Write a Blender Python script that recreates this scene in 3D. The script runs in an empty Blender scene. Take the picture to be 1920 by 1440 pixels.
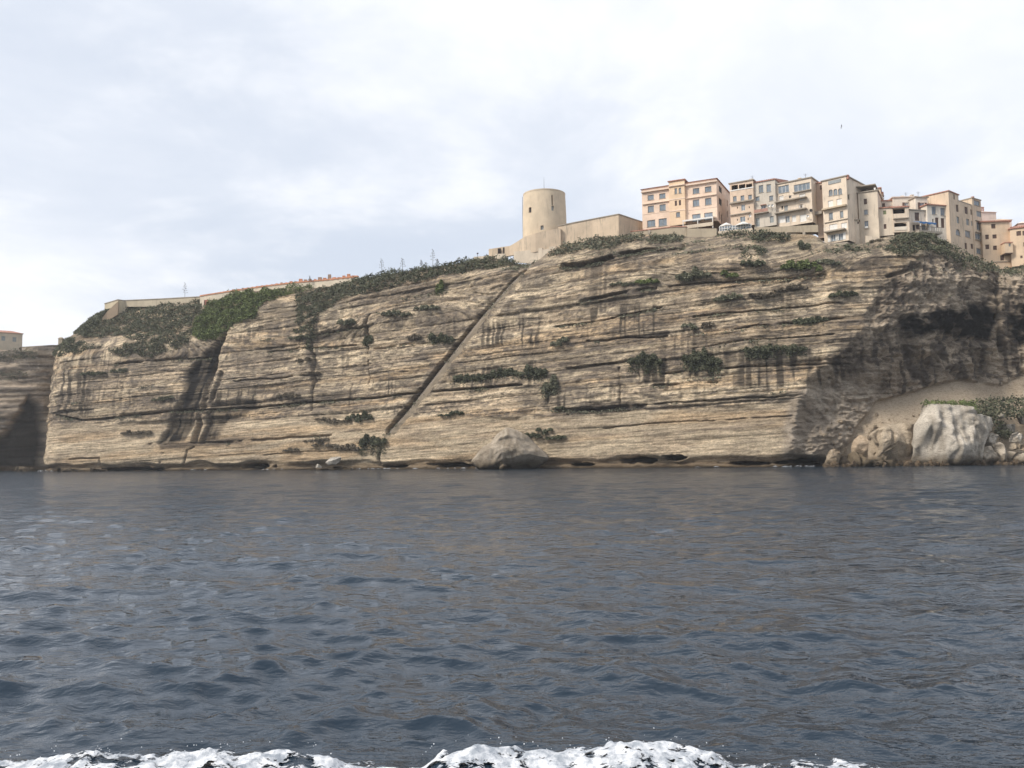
import bpy, bmesh, math, random
import numpy as np
from mathutils import Vector, Matrix, noise as mnoise

random.seed(7)
rng = np.random.default_rng(11)
SC = bpy.context.scene
COL = SC.collection

# ------------------------------------------------------------------ camera
F = 1663.0                      # focal length in pixels of the 1920 px wide photograph
PITCH, ROLL = math.radians(4.64), math.radians(0.7)
CAM = np.array([0.0, 0.0, 3.0])
_f = np.array([0, math.cos(PITCH), math.sin(PITCH)])
_r0 = np.array([1.0, 0, 0]); _u0 = np.array([0, -math.sin(PITCH), math.cos(PITCH)])
_r = _r0 * math.cos(ROLL) - _u0 * math.sin(ROLL)
_u = _r0 * math.sin(ROLL) + _u0 * math.cos(ROLL)
cam = bpy.data.cameras.new('camera'); cam.sensor_fit = 'HORIZONTAL'
cam.angle = 2 * math.atan(960 / F); cam.clip_start = 0.1; cam.clip_end = 20000
cob = bpy.data.objects.new('camera', cam); COL.objects.link(cob)
M4 = Matrix.Identity(4)
for i in range(3):
    M4[i][0], M4[i][1], M4[i][2], M4[i][3] = _r[i], _u[i], -_f[i], CAM[i]
cob.matrix_world = M4
SC.camera = cob

# ------------------------------------------------------------------ light
SUN_AZ, SUN_EL = math.radians(-116), math.radians(41)     # azimuth clockwise from +Y (the view direction)
sun_dir = Vector((math.sin(SUN_AZ) * math.cos(SUN_EL), math.cos(SUN_AZ) * math.cos(SUN_EL), math.sin(SUN_EL)))
sl = bpy.data.lights.new('sun', 'SUN'); sl.energy = 2.4; sl.angle = math.radians(12); sl.color = (1, 0.93, 0.83)
so = bpy.data.objects.new('sun', sl); COL.objects.link(so)
so.rotation_euler = sun_dir.to_track_quat('Z', 'Y').to_euler()
so.location = (0, 0, 150)

def build_world():
    w = bpy.data.worlds.new('World'); SC.world = w; w.use_nodes = True
    nt = w.node_tree; nt.nodes.clear(); L = nt.links.new
    N = lambda t: nt.nodes.new(t)
    out = N('ShaderNodeOutputWorld'); bg = N('ShaderNodeBackground')
    sky = N('ShaderNodeTexSky'); sky.sky_type = 'NISHITA'; sky.sun_disc = False
    sky.sun_elevation = SUN_EL; sky.sun_rotation = SUN_AZ; sky.air_density = 1.0; sky.dust_density = 2.0
    tc = N('ShaderNodeTexCoord'); sep = N('ShaderNodeSeparateXYZ'); L(tc.outputs['Generated'], sep.inputs[0])
    def math_(op, a, b=None):
        m = N('ShaderNodeMath'); m.operation = op
        for k, x in enumerate((a, b)):
            if x is None: continue
            if isinstance(x, (int, float)): m.inputs[k].default_value = x
            else: L(x, m.inputs[k])
        return m.outputs[0]
    zz = math_('ADD', math_('MAXIMUM', sep.outputs['Z'], 0.0), 0.22)
    cx = N('ShaderNodeCombineXYZ')
    L(math_('DIVIDE', sep.outputs['X'], zz), cx.inputs[0]); L(math_('DIVIDE', sep.outputs['Y'], zz), cx.inputs[1])
    def noise(scale, detail, rough, off, dist=0.0):
        mp = N('ShaderNodeMapping'); mp.inputs['Location'].default_value = off
        L(cx.outputs[0], mp.inputs[0])
        n = N('ShaderNodeTexNoise'); n.inputs['Scale'].default_value = scale; n.inputs['Detail'].default_value = detail
        n.inputs['Roughness'].default_value = rough; n.inputs['Distortion'].default_value = dist
        L(mp.outputs[0], n.inputs[0]); return n.outputs[0]
    def ramp(x, a, b):
        m = N('ShaderNodeMapRange'); m.interpolation_type = 'SMOOTHSTEP'
        m.inputs[1].default_value = a; m.inputs[2].default_value = b; L(x, m.inputs[0]); return m.outputs[0]
    def mix(f, a, b):
        m = N('ShaderNodeMix'); m.data_type = 'RGBA'
        L(f, m.inputs[0]) if not isinstance(f, float) else setattr(m.inputs[0], 'default_value', f)
        for k, x in ((6, a), (7, b)):
            if isinstance(x, tuple): m.inputs[k].default_value = (*x, 1)
            else: L(x, m.inputs[k])
        return m.outputs[2]
    # blue sky behind thin cloud -> veil -> thick white cloud
    hs = N('ShaderNodeVectorMath'); hs.operation = 'SCALE'; hs.inputs['Scale'].default_value = 0.10
    L(sky.outputs[0], hs.inputs[0])
    veil = mix(0.88, hs.outputs[0], (0.50, 0.545, 0.625))
    broad = noise(0.55, 2.0, 0.5, SKY_OFF[0])
    mid = noise(1.7, 6.0, 0.58, SKY_OFF[1], 0.35)
    fine = noise(4.0, 5.0, 0.6, SKY_OFF[2], 0.2)
    cover = math_('ADD', math_('MULTIPLY', broad, 0.60), math_('MULTIPLY', mid, 0.40))
    c1 = mix(ramp(cover, 0.36, 0.64), veil, (0.64, 0.665, 0.715))
    c2 = mix(ramp(math_('ADD', math_('MULTIPLY', mid, 0.6), math_('MULTIPLY', fine, 0.4)), 0.45, 0.66), c1, (0.76, 0.765, 0.78))
    L(mix(0.55, c1, c2), bg.inputs[0]); bg.inputs[1].default_value = 1.0
    L(bg.outputs[0], out.inputs[0])
SKY_OFF = [(9.1, -3.4, 0), (-3.7, 1.2, 0), (3.3, 2.9, 0)]
build_world()
SC.view_settings.view_transform = 'Standard'; SC.view_settings.look = 'None'
SC.view_settings.exposure = 0.6; SC.view_settings.gamma = 1.0; SC.view_settings.use_curve_mapping = False

# ------------------------------------------------------------------ photo pixel -> world helpers
def ray(u, v):
    return _f + _r * ((u - 960) / F) - _u * ((v - 720) / F)
def at(u, v, D):
    """point on the pixel's line of sight at ground distance D"""
    d = ray(u, v); return CAM + d * (D / d[1])
def project(P):
    q = P - CAM; zc = q @ _f
    return 960 + F * (q @ _r) / zc, 720 - F * (q @ _u) / zc

# ------------------------------------------------------------------ numpy noise
def _hash(ix, iy, seed):
    with np.errstate(over='ignore'):
        h = (ix.astype(np.int64) * 374761393 + iy.astype(np.int64) * 668265263 + seed * 974634777) & 0xffffffff
        h = ((h ^ (h >> 13)) * 1274126177) & 0xffffffff
        h = ((h ^ (h >> 15)) * 2246822519) & 0xffffffff
        return ((h ^ (h >> 16)) & 0xffffff) / float(0xffffff)
def vn(x, y, seed=0):
    x, y = np.broadcast_arrays(np.asarray(x, float), np.asarray(y, float))
    xi, yi = np.floor(x), np.floor(y); fx, fy = x - xi, y - yi
    fx = fx * fx * (3 - 2 * fx); fy = fy * fy * (3 - 2 * fy)
    a = _hash(xi, yi, seed); b = _hash(xi + 1, yi, seed); c = _hash(xi, yi + 1, seed); d = _hash(xi + 1, yi + 1, seed)
    return (a * (1 - fx) + b * fx) * (1 - fy) + (c * (1 - fx) + d * fx) * fy
def fbm(x, y, seed=0, octs=4, gain=0.5):
    t, a, n = 0, 1, 0
    for o in range(octs):
        t = t + a * vn(x * 2**o + 17.3 * o, y * 2**o + 9.1 * o, seed + o); n += a; a *= gain
    return t / n
def sst(a, b, x):
    t = np.clip((x - a) / (b - a), 0, 1); return t * t * (3 - 2 * t)
def lerp3(a, b, t):
    return a + (np.asarray(b) - a) * t[..., None]

# ------------------------------------------------------------------ object helpers
def link(o, parent=None):
    COL.objects.link(o)
    if parent is not None: o.parent = parent
    return o
def tag(o, label=None, cat=None, group=None, kind=None):
    if label: o['label'] = label
    if cat: o['category'] = cat
    if group: o['group'] = group
    if kind: o['kind'] = kind
    return o
def empty(name, loc):
    o = bpy.data.objects.new(name, None); o.location = loc; o.empty_display_size = 0.5
    return link(o)
def np_mesh(name, V, Q, mat=None, smooth=True, cols=None, parent=None, origin=None):
    """V (n,3), Q (m,3|4) -> object"""
    V = np.asarray(V, float).reshape(-1, 3); Q = np.asarray(Q, np.int32)
    if origin is not None: V = V - np.asarray(origin)
    me = bpy.data.meshes.new(name); n, k = Q.shape
    me.vertices.add(len(V)); me.vertices.foreach_set('co', V.ravel())
    me.loops.add(n * k); me.loops.foreach_set('vertex_index', Q.ravel())
    me.polygons.add(n); me.polygons.foreach_set('loop_start', np.arange(0, n * k, k, dtype=np.int32))
    me.polygons.foreach_set('use_smooth', np.full(n, smooth))
    me.update(calc_edges=True)
    if cols is not None:
        at_ = me.attributes.new('Col', 'FLOAT_COLOR', 'POINT')
        c = np.ones((len(V), 4)); c[:, :cols.reshape(-1, cols.shape[-1]).shape[1]] = cols.reshape(-1, cols.shape[-1])
        at_.data.foreach_set('color', c.ravel())
    if mat: me.materials.append(mat)
    o = bpy.data.objects.new(name, me)
    if origin is not None and parent is None: o.location = origin
    return link(o, parent)
def grid_quads(nr, nc):
    i = np.arange(nr * nc).reshape(nr, nc)
    return np.stack([i[:-1, :-1], i[:-1, 1:], i[1:, 1:], i[1:, :-1]], -1).reshape(-1, 4)
class MB:
    """collects boxes and faces into one mesh"""
    def __init__(s): s.v = []; s.f = []
    def face(s, pts):
        b = len(s.v); s.v += [tuple(float(c) for c in p) for p in pts]; s.f.append(tuple(range(b, b + len(pts))))
    def prism(s, bottom, top):
        b = len(s.v); n = len(bottom)
        s.v += [tuple(float(c) for c in p) for p in list(bottom) + list(top)]
        s.f.append(tuple(range(b + n - 1, b - 1, -1))); s.f.append(tuple(range(b + n, b + 2 * n)))
        for i in range(n):
            j = (i + 1) % n; s.f.append((b + i, b + j, b + n + j, b + n + i))
    def box(s, c, ex, ey, ez):
        """centre, three half-axis vectors"""
        c, ex, ey, ez = (np.asarray(q, float) for q in (c, ex, ey, ez))
        lo = [c - ex - ey - ez, c + ex - ey - ez, c + ex + ey - ez, c - ex + ey - ez]
        s.prism(lo, [p + 2 * ez for p in lo])
    def tube(s, p0, p1, r0, r1=None, n=8):
        r1 = r0 if r1 is None else r1
        p0, p1 = Vector(p0), Vector(p1); d = (p1 - p0).normalized(); a = d.orthogonal().normalized(); b = d.cross(a)
        ring = lambda p, r: [tuple(p + (a * math.cos(t) + b * math.sin(t)) * r) for t in [2 * math.pi * k / n for k in range(n)]]
        s.prism(ring(p0, r0), ring(p1, r1))
    def build(s, name, mat, parent=None, smooth=False):
        me = bpy.data.meshes.new(name)
        off = np.zeros(3) if parent is None else np.array(parent_origin(parent))
        me.from_pydata([tuple(np.array(p) - off) for p in s.v], [], s.f)
        if smooth: me.polygons.foreach_set('use_smooth', [True] * len(s.f))
        me.materials.append(mat); me.update()
        return link(bpy.data.objects.new(name, me), parent)
def parent_origin(p):
    o = np.zeros(3)
    while p is not None: o = o + np.array(p.location); p = p.parent
    return o

# ------------------------------------------------------------------ materials
def nodes(name):
    m = bpy.data.materials.new(name); m.use_nodes = True; nt = m.node_tree
    return m, nt, nt.nodes['Principled BSDF'], nt.links.new
def tex(nt, kind, scale, detail=4, rough=0.55, stretch=(1, 1, 1)):
    g = nt.nodes.new('ShaderNodeNewGeometry'); mp = nt.nodes.new('ShaderNodeMapping'); mp.inputs['Scale'].default_value = stretch
    nt.links.new(g.outputs['Position'], mp.inputs[0])
    n = nt.nodes.new(kind); n.inputs['Scale'].default_value = scale
    if kind == 'ShaderNodeTexNoise':
        n.inputs['Detail'].default_value = detail; n.inputs['Roughness'].default_value = rough
    nt.links.new(mp.outputs[0], n.inputs['Vector']); return n.outputs[0]
def mrange(nt, x, a, b, c=0.0, d=1.0):
    m = nt.nodes.new('ShaderNodeMapRange'); m.inputs[1].default_value = a; m.inputs[2].default_value = b
    m.inputs[3].default_value = c; m.inputs[4].default_value = d; nt.links.new(x, m.inputs[0]); return m.outputs[0]
def mixc(nt, f, a, b, blend='MIX'):
    m = nt.nodes.new('ShaderNodeMix'); m.data_type = 'RGBA'; m.blend_type = blend
    if isinstance(f, (int, float)): m.inputs[0].default_value = f
    else: nt.links.new(f, m.inputs[0])
    for k, x in ((6, a), (7, b)):
        if isinstance(x, (tuple, list)): m.inputs[k].default_value = (*x[:3], 1)
        else: nt.links.new(x, m.inputs[k])
    return m.outputs[2]
def bump(nt, bs, h, strength, dist):
    b = nt.nodes.new('ShaderNodeBump'); b.inputs['Strength'].default_value = strength; b.inputs['Distance'].default_value = dist
    nt.links.new(h, b.inputs['Height']); nt.links.new(b.outputs[0], bs.inputs['Normal'])
_mc = {}
def plain(name, col, rough=0.7, var=0.18, scale=2.0, metallic=0.0):
    if name in _mc: return _mc[name]
    m, nt, bs, L = nodes(name)
    n = tex(nt, 'ShaderNodeTexNoise', scale)
    c = mixc(nt, mrange(nt, n, 0.3, 0.7), tuple(x * (1 - var) for x in col), tuple(min(1, x * (1 + var)) for x in col))
    L(c, bs.inputs['Base Color']); bs.inputs['Roughness'].default_value = rough; bs.inputs['Metallic'].default_value = metallic
    _mc[name] = m; return m
def stucco(name, col, stain=(0.16, 0.13, 0.10), amt=0.55, seed=0.0):
    if name in _mc: return _mc[name]
    m, nt, bs, L = nodes(name)
    n1 = tex(nt, 'ShaderNodeTexNoise', 0.35 + seed * 0.01, 5, 0.6)
    n2 = tex(nt, 'ShaderNodeTexNoise', 1.6, 6, 0.65, (1, 1, 0.16))
    n3 = tex(nt, 'ShaderNodeTexNoise', 5.0, 4)
    c = mixc(nt, mrange(nt, n1, 0.35, 0.65), tuple(x * 0.88 for x in col), tuple(min(1, x * 1.08) for x in col))
    c = mixc(nt, mrange(nt, n2, 0.54, 0.76, 0, amt), c, stain)
    c = mixc(nt, mrange(nt, n3, 0.35, 0.7, 0.0, 0.14), c, tuple(x * 0.7 for x in col))
    L(c, bs.inputs['Base Color']); bs.inputs['Roughness'].default_value = 0.9
    bump(nt, bs, n3, 0.3, 0.04)
    _mc[name] = m; return m
def rock_mat():
    m, nt, bs, L = nodes('layered_limestone')
    a = nt.nodes.new('ShaderNodeAttribute'); a.attribute_name = 'Col'
    n1 = tex(nt, 'ShaderNodeTexNoise', 1.7, 8, 0.70, (1, 1, 3.2))
    n2 = tex(nt, 'ShaderNodeTexNoise', 5.5, 6, 0.7, (1, 1, 2.0))
    c = mixc(nt, mrange(nt, n1, 0.50, 0.66, 0, 0.75), a.outputs['Color'], (0.42, 0.38, 0.36), 'MULTIPLY')
    c = mixc(nt, mrange(nt, n2, 0.62, 0.40, 0.0, 0.55), c, (0.45, 0.40, 0.37), 'MULTIPLY')
    L(c, bs.inputs['Base Color']); bs.inputs['Roughness'].default_value = 0.95
    bs.inputs['Specular IOR Level'].default_value = 0.2
    mm = nt.nodes.new('ShaderNodeMath'); mm.operation = 'ADD'; L(n1, mm.inputs[0]); L(n2, mm.inputs[1])
    bump(nt, bs, mm.outputs[0], 0.75, 0.35)
    return m
def leaf_mat(name, dark, light):
    m, nt, bs, L = nodes(name)
    g = nt.nodes.new('ShaderNodeNewGeometry')
    n = tex(nt, 'ShaderNodeTexNoise', 0.55, 4)
    c = mixc(nt, mrange(nt, n, 0.38, 0.62), tuple(x * 0.75 for x in dark), tuple(x * 1.12 for x in light))
    c = mixc(nt, mrange(nt, g.outputs['Random Per Island'], 0, 1, 0, 0.22), c, tuple(x * 1.5 for x in light))
    L(c, bs.inputs['Base Color']); bs.inputs['Roughness'].default_value = 0.75
    bs.inputs['Specular IOR Level'].default_value = 0.25
    return m
ROCK = rock_mat()
LEAF_GREY = leaf_mat('grey_green_scrub', (0.100, 0.105, 0.068), (0.180, 0.180, 0.122))
LEAF_GREEN = leaf_mat('bright_green_scrub', (0.080, 0.104, 0.036), (0.150, 0.182, 0.066))
LEAF_SLOPE = leaf_mat('slope_scrub', (0.075, 0.082, 0.050), (0.130, 0.135, 0.085))
LEAF_DARK = leaf_mat('dark_green_scrub', (0.058, 0.066, 0.040), (0.118, 0.124, 0.076))
LEAF_DRY = leaf_mat('dry_brown_scrub', (0.120, 0.100, 0.072), (0.205, 0.172, 0.126))

# ------------------------------------------------------------------ masks in photo pixel space (positions on the rock)
def seg_dist(U, V, pts):
    d = np.full(U.shape, 1e9)
    for (x0, y0), (x1, y1) in zip(pts[:-1], pts[1:]):
        ex, ey = x1 - x0, y1 - y0; t = np.clip(((U - x0) * ex + (V - y0) * ey) / (ex * ex + ey * ey + 1e-9), 0, 1)
        d = np.minimum(d, np.hypot(U - x0 - t * ex, V - y0 - t * ey))
    return d
def poly_mask(U, V, poly, soft=4.0):
    p = np.array(poly, float); lo = p.min(0) - 3 * soft; hi = p.max(0) + 3 * soft
    out = np.zeros(U.shape); sel = (U > lo[0]) & (U < hi[0]) & (V > lo[1]) & (V < hi[1])
    if not sel.any(): return out
    u, v = U[sel], V[sel]; ins = np.zeros(u.shape, bool); n = len(p)
    for i in range(n):
        x0, y0 = p[i]; x1, y1 = p[(i + 1) % n]
        c = ((y0 > v) != (y1 > v)) & (u < (x1 - x0) * (v - y0) / (y1 - y0 + 1e-12) + x0); ins ^= c
    d = seg_dist(u, v, [tuple(q) for q in p] + [tuple(p[0])])
    out[sel] = sst(-soft, soft, np.where(ins, d, -d)); return out
def line_mask(U, V, pts, w, soft=None):
    p = np.array(pts, float); soft = soft or w * 0.6; m = w + soft + 2
    lo, hi = p.min(0) - m, p.max(0) + m
    out = np.zeros(U.shape); sel = (U > lo[0]) & (U < hi[0]) & (V > lo[1]) & (V < hi[1])
    if sel.any(): out[sel] = 1 - sst(max(0, w - soft), w + soft, seg_dist(U[sel], V[sel], pts))
    return out

# ------------------------------------------------------------------ cliff tables (photo column -> ...)
PATH = [(118, 350), (98, 310), (84, 278), (82, 270), (100, 266), (130, 264), (250, 258), (340, 254), (385, 252), (430, 249), (560, 240),
        (700, 230), (850, 219.5), (1000, 209), (1200, 197.5), (1350, 190), (1430, 186.5), (1480, 185), (1540, 183.5), (1600, 182.5), (1680, 182.5),
        (1750, 183), (1810, 184.5), (1850, 186.5), (1876, 187.5), (1900, 187.5), (1930, 187), (1990, 186), (2100, 183), (2300, 176)]
SKY = [(60, 655), (80, 652), (100, 644), (120, 637), (137, 620), (150, 602), (195, 584), (240, 573), (300, 566), (350, 563), (400, 557), (450, 549),
       (520, 543), (580, 543), (640, 533), (680, 522), (740, 512), (800, 503), (860, 494), (900, 486), (935, 484), (955, 490), (985, 497), (1006, 492), (1028, 474), (1045, 464),
       (1100, 452), (1160, 443), (1204, 439), (1280, 442), (1300, 446), (1345, 444), (1360, 434), (1400, 434), (1460, 438), (1535, 440), (1546, 457), (1600, 459), (1650, 448), (1700, 438), (1745, 440), (1765, 452),
       (1800, 470), (1850, 490), (1880, 508), (1920, 496), (2000, 480), (2400, 470)]
BRK = [(60, 662, 0.8), (90, 660, 1.2), (140, 665, 10), (250, 655, 17), (340, 645, 16), (420, 632, 12), (470, 590, 7), (560, 605, 8), (640, 575, 8),
       (700, 535, 5), (800, 528, 5), (900, 515, 6), (1000, 505, 6), (1060, 492, 5), (1150, 484, 6), (1280, 480, 7), (1400, 490, 8), (1540, 495, 7),
       (1650, 485, 6), (1750, 495, 7), (1850, 525, 7), (1920, 525, 7), (2400, 520, 7)]
TALUS = [(1560, 900), (1600, 800), (1640, 752), (1700, 738), (1750, 722), (1800, 713), (1850, 720), (1885, 724), (1920, 706), (2400, 690)]
tab = lambda T, u, k=1: np.interp(u, [t[0] for t in T], [t[k] for t in T])
DIP = 0.046
STAIR = [(733, 811), (770, 770), (860, 655), (905, 598), (960, 535), (1000, 496)]

_t = np.random.default_rng(5)
def beds(lo, hi):
    b = [-60.0]
    while b[-1] < 140: b.append(b[-1] + _t.uniform(lo, hi) * (1 if _t.random() < 0.75 else 1.8))
    return np.array(b)
B1, B2, B3 = beds(1.3, 3.6), beds(0.35, 0.95), beds(0.5, 1.3)
def bedding(s, w, B, seed, L):
    i = np.clip(np.searchsorted(B, w) - 1, 0, len(B) - 2); f = (w - B[i]) / (B[i + 1] - B[i])
    p = vn(s / L, i.astype(float), seed)
    return p, 1 - np.abs(2 * f - 1) ** 5, i, f

def smooth_path(path, step):
    pts = np.array([at(u, 870, D)[:2] for u, D in path])
    # Catmull-Rom through the points
    P = np.vstack([2 * pts[0] - pts[1], pts, 2 * pts[-1] - pts[-2]]); out = []
    for i in range(1, len(P) - 2):
        p0, p1, p2, p3 = P[i - 1:i + 3]; n = max(4, int(np.linalg.norm(p2 - p1) / 0.15))
        for t in np.linspace(0, 1, n, endpoint=False):
            out.append(0.5 * (2 * p1 + (p2 - p0) * t + (2 * p0 - 5 * p1 + 4 * p2 - p3) * t * t + (3 * p1 - p0 - 3 * p2 + p3) * t ** 3))
    out = np.array(out); d = np.r_[0, np.cumsum(np.linalg.norm(np.diff(out, axis=0), axis=1))]
    s = np.arange(0, d[-1], step); xy = np.stack([np.interp(s, d, out[:, 0]), np.interp(s, d, out[:, 1])], 1)
    tg = np.gradient(xy, axis=0); k = np.ones(9) / 9
    tg = np.stack([np.convolve(np.pad(tg[:, j], 4, 'edge'), k, 'valid') for j in (0, 1)], 1)
    tg /= np.linalg.norm(tg, axis=1)[:, None]
    return s, xy, np.stack([tg[:, 1], -tg[:, 0]], 1)          # outward (seaward) normal

def make_cliff():
    s1, xy, nrm = smooth_path(PATH, 0.245)
    NR = 372
    foot = np.c_[xy, np.zeros(len(xy))]
    ucol, _ = project(foot); Dcol = xy[:, 1]
    # the columns that turn round the corner at the far left use the corner's height
    ucol_t = np.where(s1 < 40, np.maximum(ucol, 60), ucol)
    LEAN = 0.6 + 3.4 * sst(30, 85, s1)
    S = tab(BRK, ucol_t, 2)
    for _ in range(3):                   # look the tables up where the rim itself is seen, not where the foot is
        bk = (LEAN + S)[:, None]; rim = np.c_[xy - nrm * bk, np.full(len(xy), 45.0)]; urim, _v = project(rim); urim = np.where(s1 < 40, np.maximum(urim, 84), urim)
        S = tab(BRK, urim, 2)
    ubrk = project(np.c_[xy - nrm * LEAN[:, None], np.full(len(xy), 40.0)])[0]; vb = tab(BRK, ubrk, 1); vt = tab(SKY, urim)
    def zfor(uu, v, D):                  # height of pixel row v at distance D in each column
        d = np.array([ray(u, vv) for u, vv in zip(uu, v)]); return CAM[2] + d[:, 2] / d[:, 1] * D
    ztop = zfor(urim, vt, Dcol - nrm[:, 1] * (LEAN + S)); zb = np.minimum(zfor(ubrk, vb, Dcol - nrm[:, 1] * LEAN), ztop - 1.0)
    k = np.ones(15) / 15; sm = lambda a: np.convolve(np.pad(a, 7, 'edge'), k, 'valid')
    ztop, zb, S = sm(ztop), sm(zb), sm(S)
    t = np.linspace(0, 1, NR)[:, None]
    Z = -2.5 + (ztop[None] + 2.5) * t
    s = np.broadcast_to(s1[None], Z.shape)
    back = np.where(Z < zb, LEAN * np.clip(Z / zb, 0, 1) ** 1.4, LEAN + S * np.clip((Z - zb) / (ztop - zb), 0, 1) ** 1.15)
    X = xy[None, :, 0] - nrm[None, :, 0] * back; Y = xy[None, :, 1] - nrm[None, :, 1] * back
    U, V = project(np.stack([X, Y, Z], -1))
    # warp so that no traced edge stays clean
    Uw = U + 9 * (fbm(s / 4.0, Z / 3.0, 21, 3) - 0.5); Vw = V + 7 * (fbm(s / 5.0, Z / 2.0, 22, 3) - 0.5)
    Vl = V + 7 * (fbm(s / 6.0, Z / 6.0, 23, 4, 0.6) - 0.5)

    w = Z - DIP * s + 0.45 * (fbm(s / 22, Z / 40, 3, 3) - 0.5)
    tilt = sst(26, 34, w + 6 * (vn(s / 30, w / 8, 9) - 0.5))
    w2 = Z - (DIP + 0.07 * tilt) * s + 0.35 * (fbm(s / 9, Z / 12, 31, 3) - 0.5)
    p1, r1, i1, f1 = bedding(s, w, B1, 41, 24.0)
    p2, r2, i2, f2 = bedding(s, w2, B2, 42, 6.0)
    p3, r3, i3, f3 = bedding(s, w2, B3, 43, 14.0)
    lower = sst(-4, 4, Vw - np.interp(U, [80, 420, 700, 1000, 1500, 1700], [795, 790, 775, 785, 755, 745]))      # smooth pale basal beds
    alcove = poly_mask(Uw, Vw, [(1490, 760), (1530, 690), (1598, 640), (1660, 530), (1695, 495), (1740, 475), (1850, 505), (2400, 505), (2400, 760), (1900, 730), (1650, 750), (1560, 860), (1475, 860)], 8)
    rough = 1 - 0.72 * lower
    V0 = V
    disp = rough * (0.90 * (p1 - 0.5) + 0.28 * r1 + 0.32 * (p2 - 0.5) + 0.10 * r2 + 0.36 * (p3 - 0.5) + 0.12 * r3)
    disp += rough * (2.4 * (fbm(s / 34, Z / 26, 51, 3) - 0.5) + 0.9 * (fbm(s / 5.5, Z / 4.0, 52, 4) - 0.5) + 0.45 * (fbm(s / 1.3, Z / 0.8, 53, 3) - 0.5))
    disp += lower * (0.9 * (fbm(s / 9, w / 2.0, 54, 4) - 0.5) + 0.16 * (vn(s / 7, w / 0.28, 55) - 0.5))
    # buttresses and joints: vertical blocks of the face stepping in and out
    jb = vn(s / 11.0 + 0.35 * (vn(s / 5, Z / 14, 57) - 0.5), 0 * s, 56); disp += rough * 1.1 * (sst(0.35, 0.65, jb) - 0.5)
    # alcove: rough, overhanging, no beds
    big = fbm(s / 7.0, Z / 5.5, 61, 5, 0.55) - 0.5
    ad = 4.6 * big + 1.5 * (np.abs(fbm(s / 2.2, Z / 3.4, 62, 4) - 0.5) * -2 + 0.4)
    edge_u = np.interp(V, [440, 500, 540, 600, 640, 690, 720, 790, 860, 900], [1720, 1690, 1655, 1618, 1590, 1530, 1498, 1482, 1468, 1460]) + 10 * (fbm(s / 5, Z / 4, 63, 3) - 0.5)
    into = U - edge_u                                                        # px to the right of the alcove's left rim
    lowr = sst(680, 730, V); dist = sst(0, 34, into) * (0.10 + 0.24 * lowr) + sst(0, 220, into) * (0.90 - 0.24 * lowr)
    vert = np.interp(V, [440, 490, 530, 575, 620, 700, 900], [0, 0.10, 0.25, 0.45, 0.64, 1, 1])
    alc = 10.5 * dist * vert; VS = alc * (850 - V) / 205.0; Vw = Vw + VS; Uv = U
    disp = disp * (1 - 0.45 * alcove) + ad * alcove + alcove * 0.8 * (np.abs(fbm(s / 1.2, Z / 1.0, 64, 4, 0.6) - 0.5) * -3 + 0.4)
    talus = np.where(U > 1575, 1 - sst(0.0, 1.0, (tab(TALUS, U) - V - VS) / 6.0 + 0.5), 0)
    # --- ledges: undercut lines traced on the rock
    ledges = [([(106, 778), (150, 788), (200, 785), (260, 778), (330, 771), (400, 768), (480, 764), (560, 757), (640, 750), (700, 746), (770, 738), (830, 733), (900, 728), (980, 722)], 2.6, 2.0),
              ([(280, 834), (340, 832), (420, 830), (480, 826), (560, 820), (620, 815)], 3.2, 0.8),
              ([(1040, 770), (1100, 770), (1160, 763), (1210, 760)], 5.5, 1.3), ([(1210, 758), (1330, 752), (1420, 746), (1500, 741)], 2.4, 0.9),
              ([(220, 682), (300, 676), (365, 673), (400, 668)], 2.4, 1.3), ([(585, 627), (640, 618), (690, 613)], 2.4, 1.0),
              ([(1240, 702), (1275, 696), (1375, 690), (1475, 685), (1590, 681)], 2.2, 1.1), ([(1300, 594), (1375, 587), (1475, 577), (1575, 567)], 2.0, 1.0),
              ([(1100, 640), (1170, 634), (1250, 630)], 2.4, 0.9), ([(1225, 724), (1290, 719), (1345, 716)], 3.0, 1.0), ([(1255, 538), (1325, 530), (1410, 525), (1547, 516)], 2.2, 1.2),
              ([(1055, 497), (1095, 496), (1130, 486), (1170, 474), (1225, 470), (1280, 462)], 6.0, 2.6), ([(1132, 802), (1225, 793), (1350, 789), (1485, 780)], 1.8, 0.6),
              ([(700, 655), (780, 645), (860, 637)], 2.0, 0.8), ([(440, 715), (520, 708), (590, 702)], 2.0, 0.9), ([(1060, 690), (1150, 682), (1200, 674)], 3.0, 1.0),
              ([(480, 855), (560, 848), (700, 842)], 1.6, 0.5), ([(1040, 612), (1100, 604), (1180, 590), (1240, 576)], 2.2, 1.0), ([(500, 660), (580, 652), (660, 646)], 2.0, 0.9),
              ([(1090, 565), (1160, 550), (1230, 540)], 4.0, 1.2), ([(1380, 618), (1470, 606), (1580, 596)], 1.8, 0.8), ([(1300, 655), (1400, 640), (1560, 628)], 1.8, 0.7),
              ([(130, 862), (185, 858), (186, 868)], 2.0, 0.9), ([(1660, 520), (1690, 512), (1720, 500)], 5, 1.5)]
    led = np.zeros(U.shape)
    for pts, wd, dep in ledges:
        m = line_mask(U, Vl if dep != 2.0 else 0.4 * Vl + 0.6 * V, pts, wd * 0.62) * (sst(0.30, 0.52, fbm(s / 4.0, w / 3, 71, 3) + 0.06) if dep != 2.0 else sst(0.1, 0.5, fbm(s / 4.0, w / 3, 71, 3) + 0.2)); disp -= m * dep * 1.1; led = np.maximum(led, m * min(1, dep))
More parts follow.
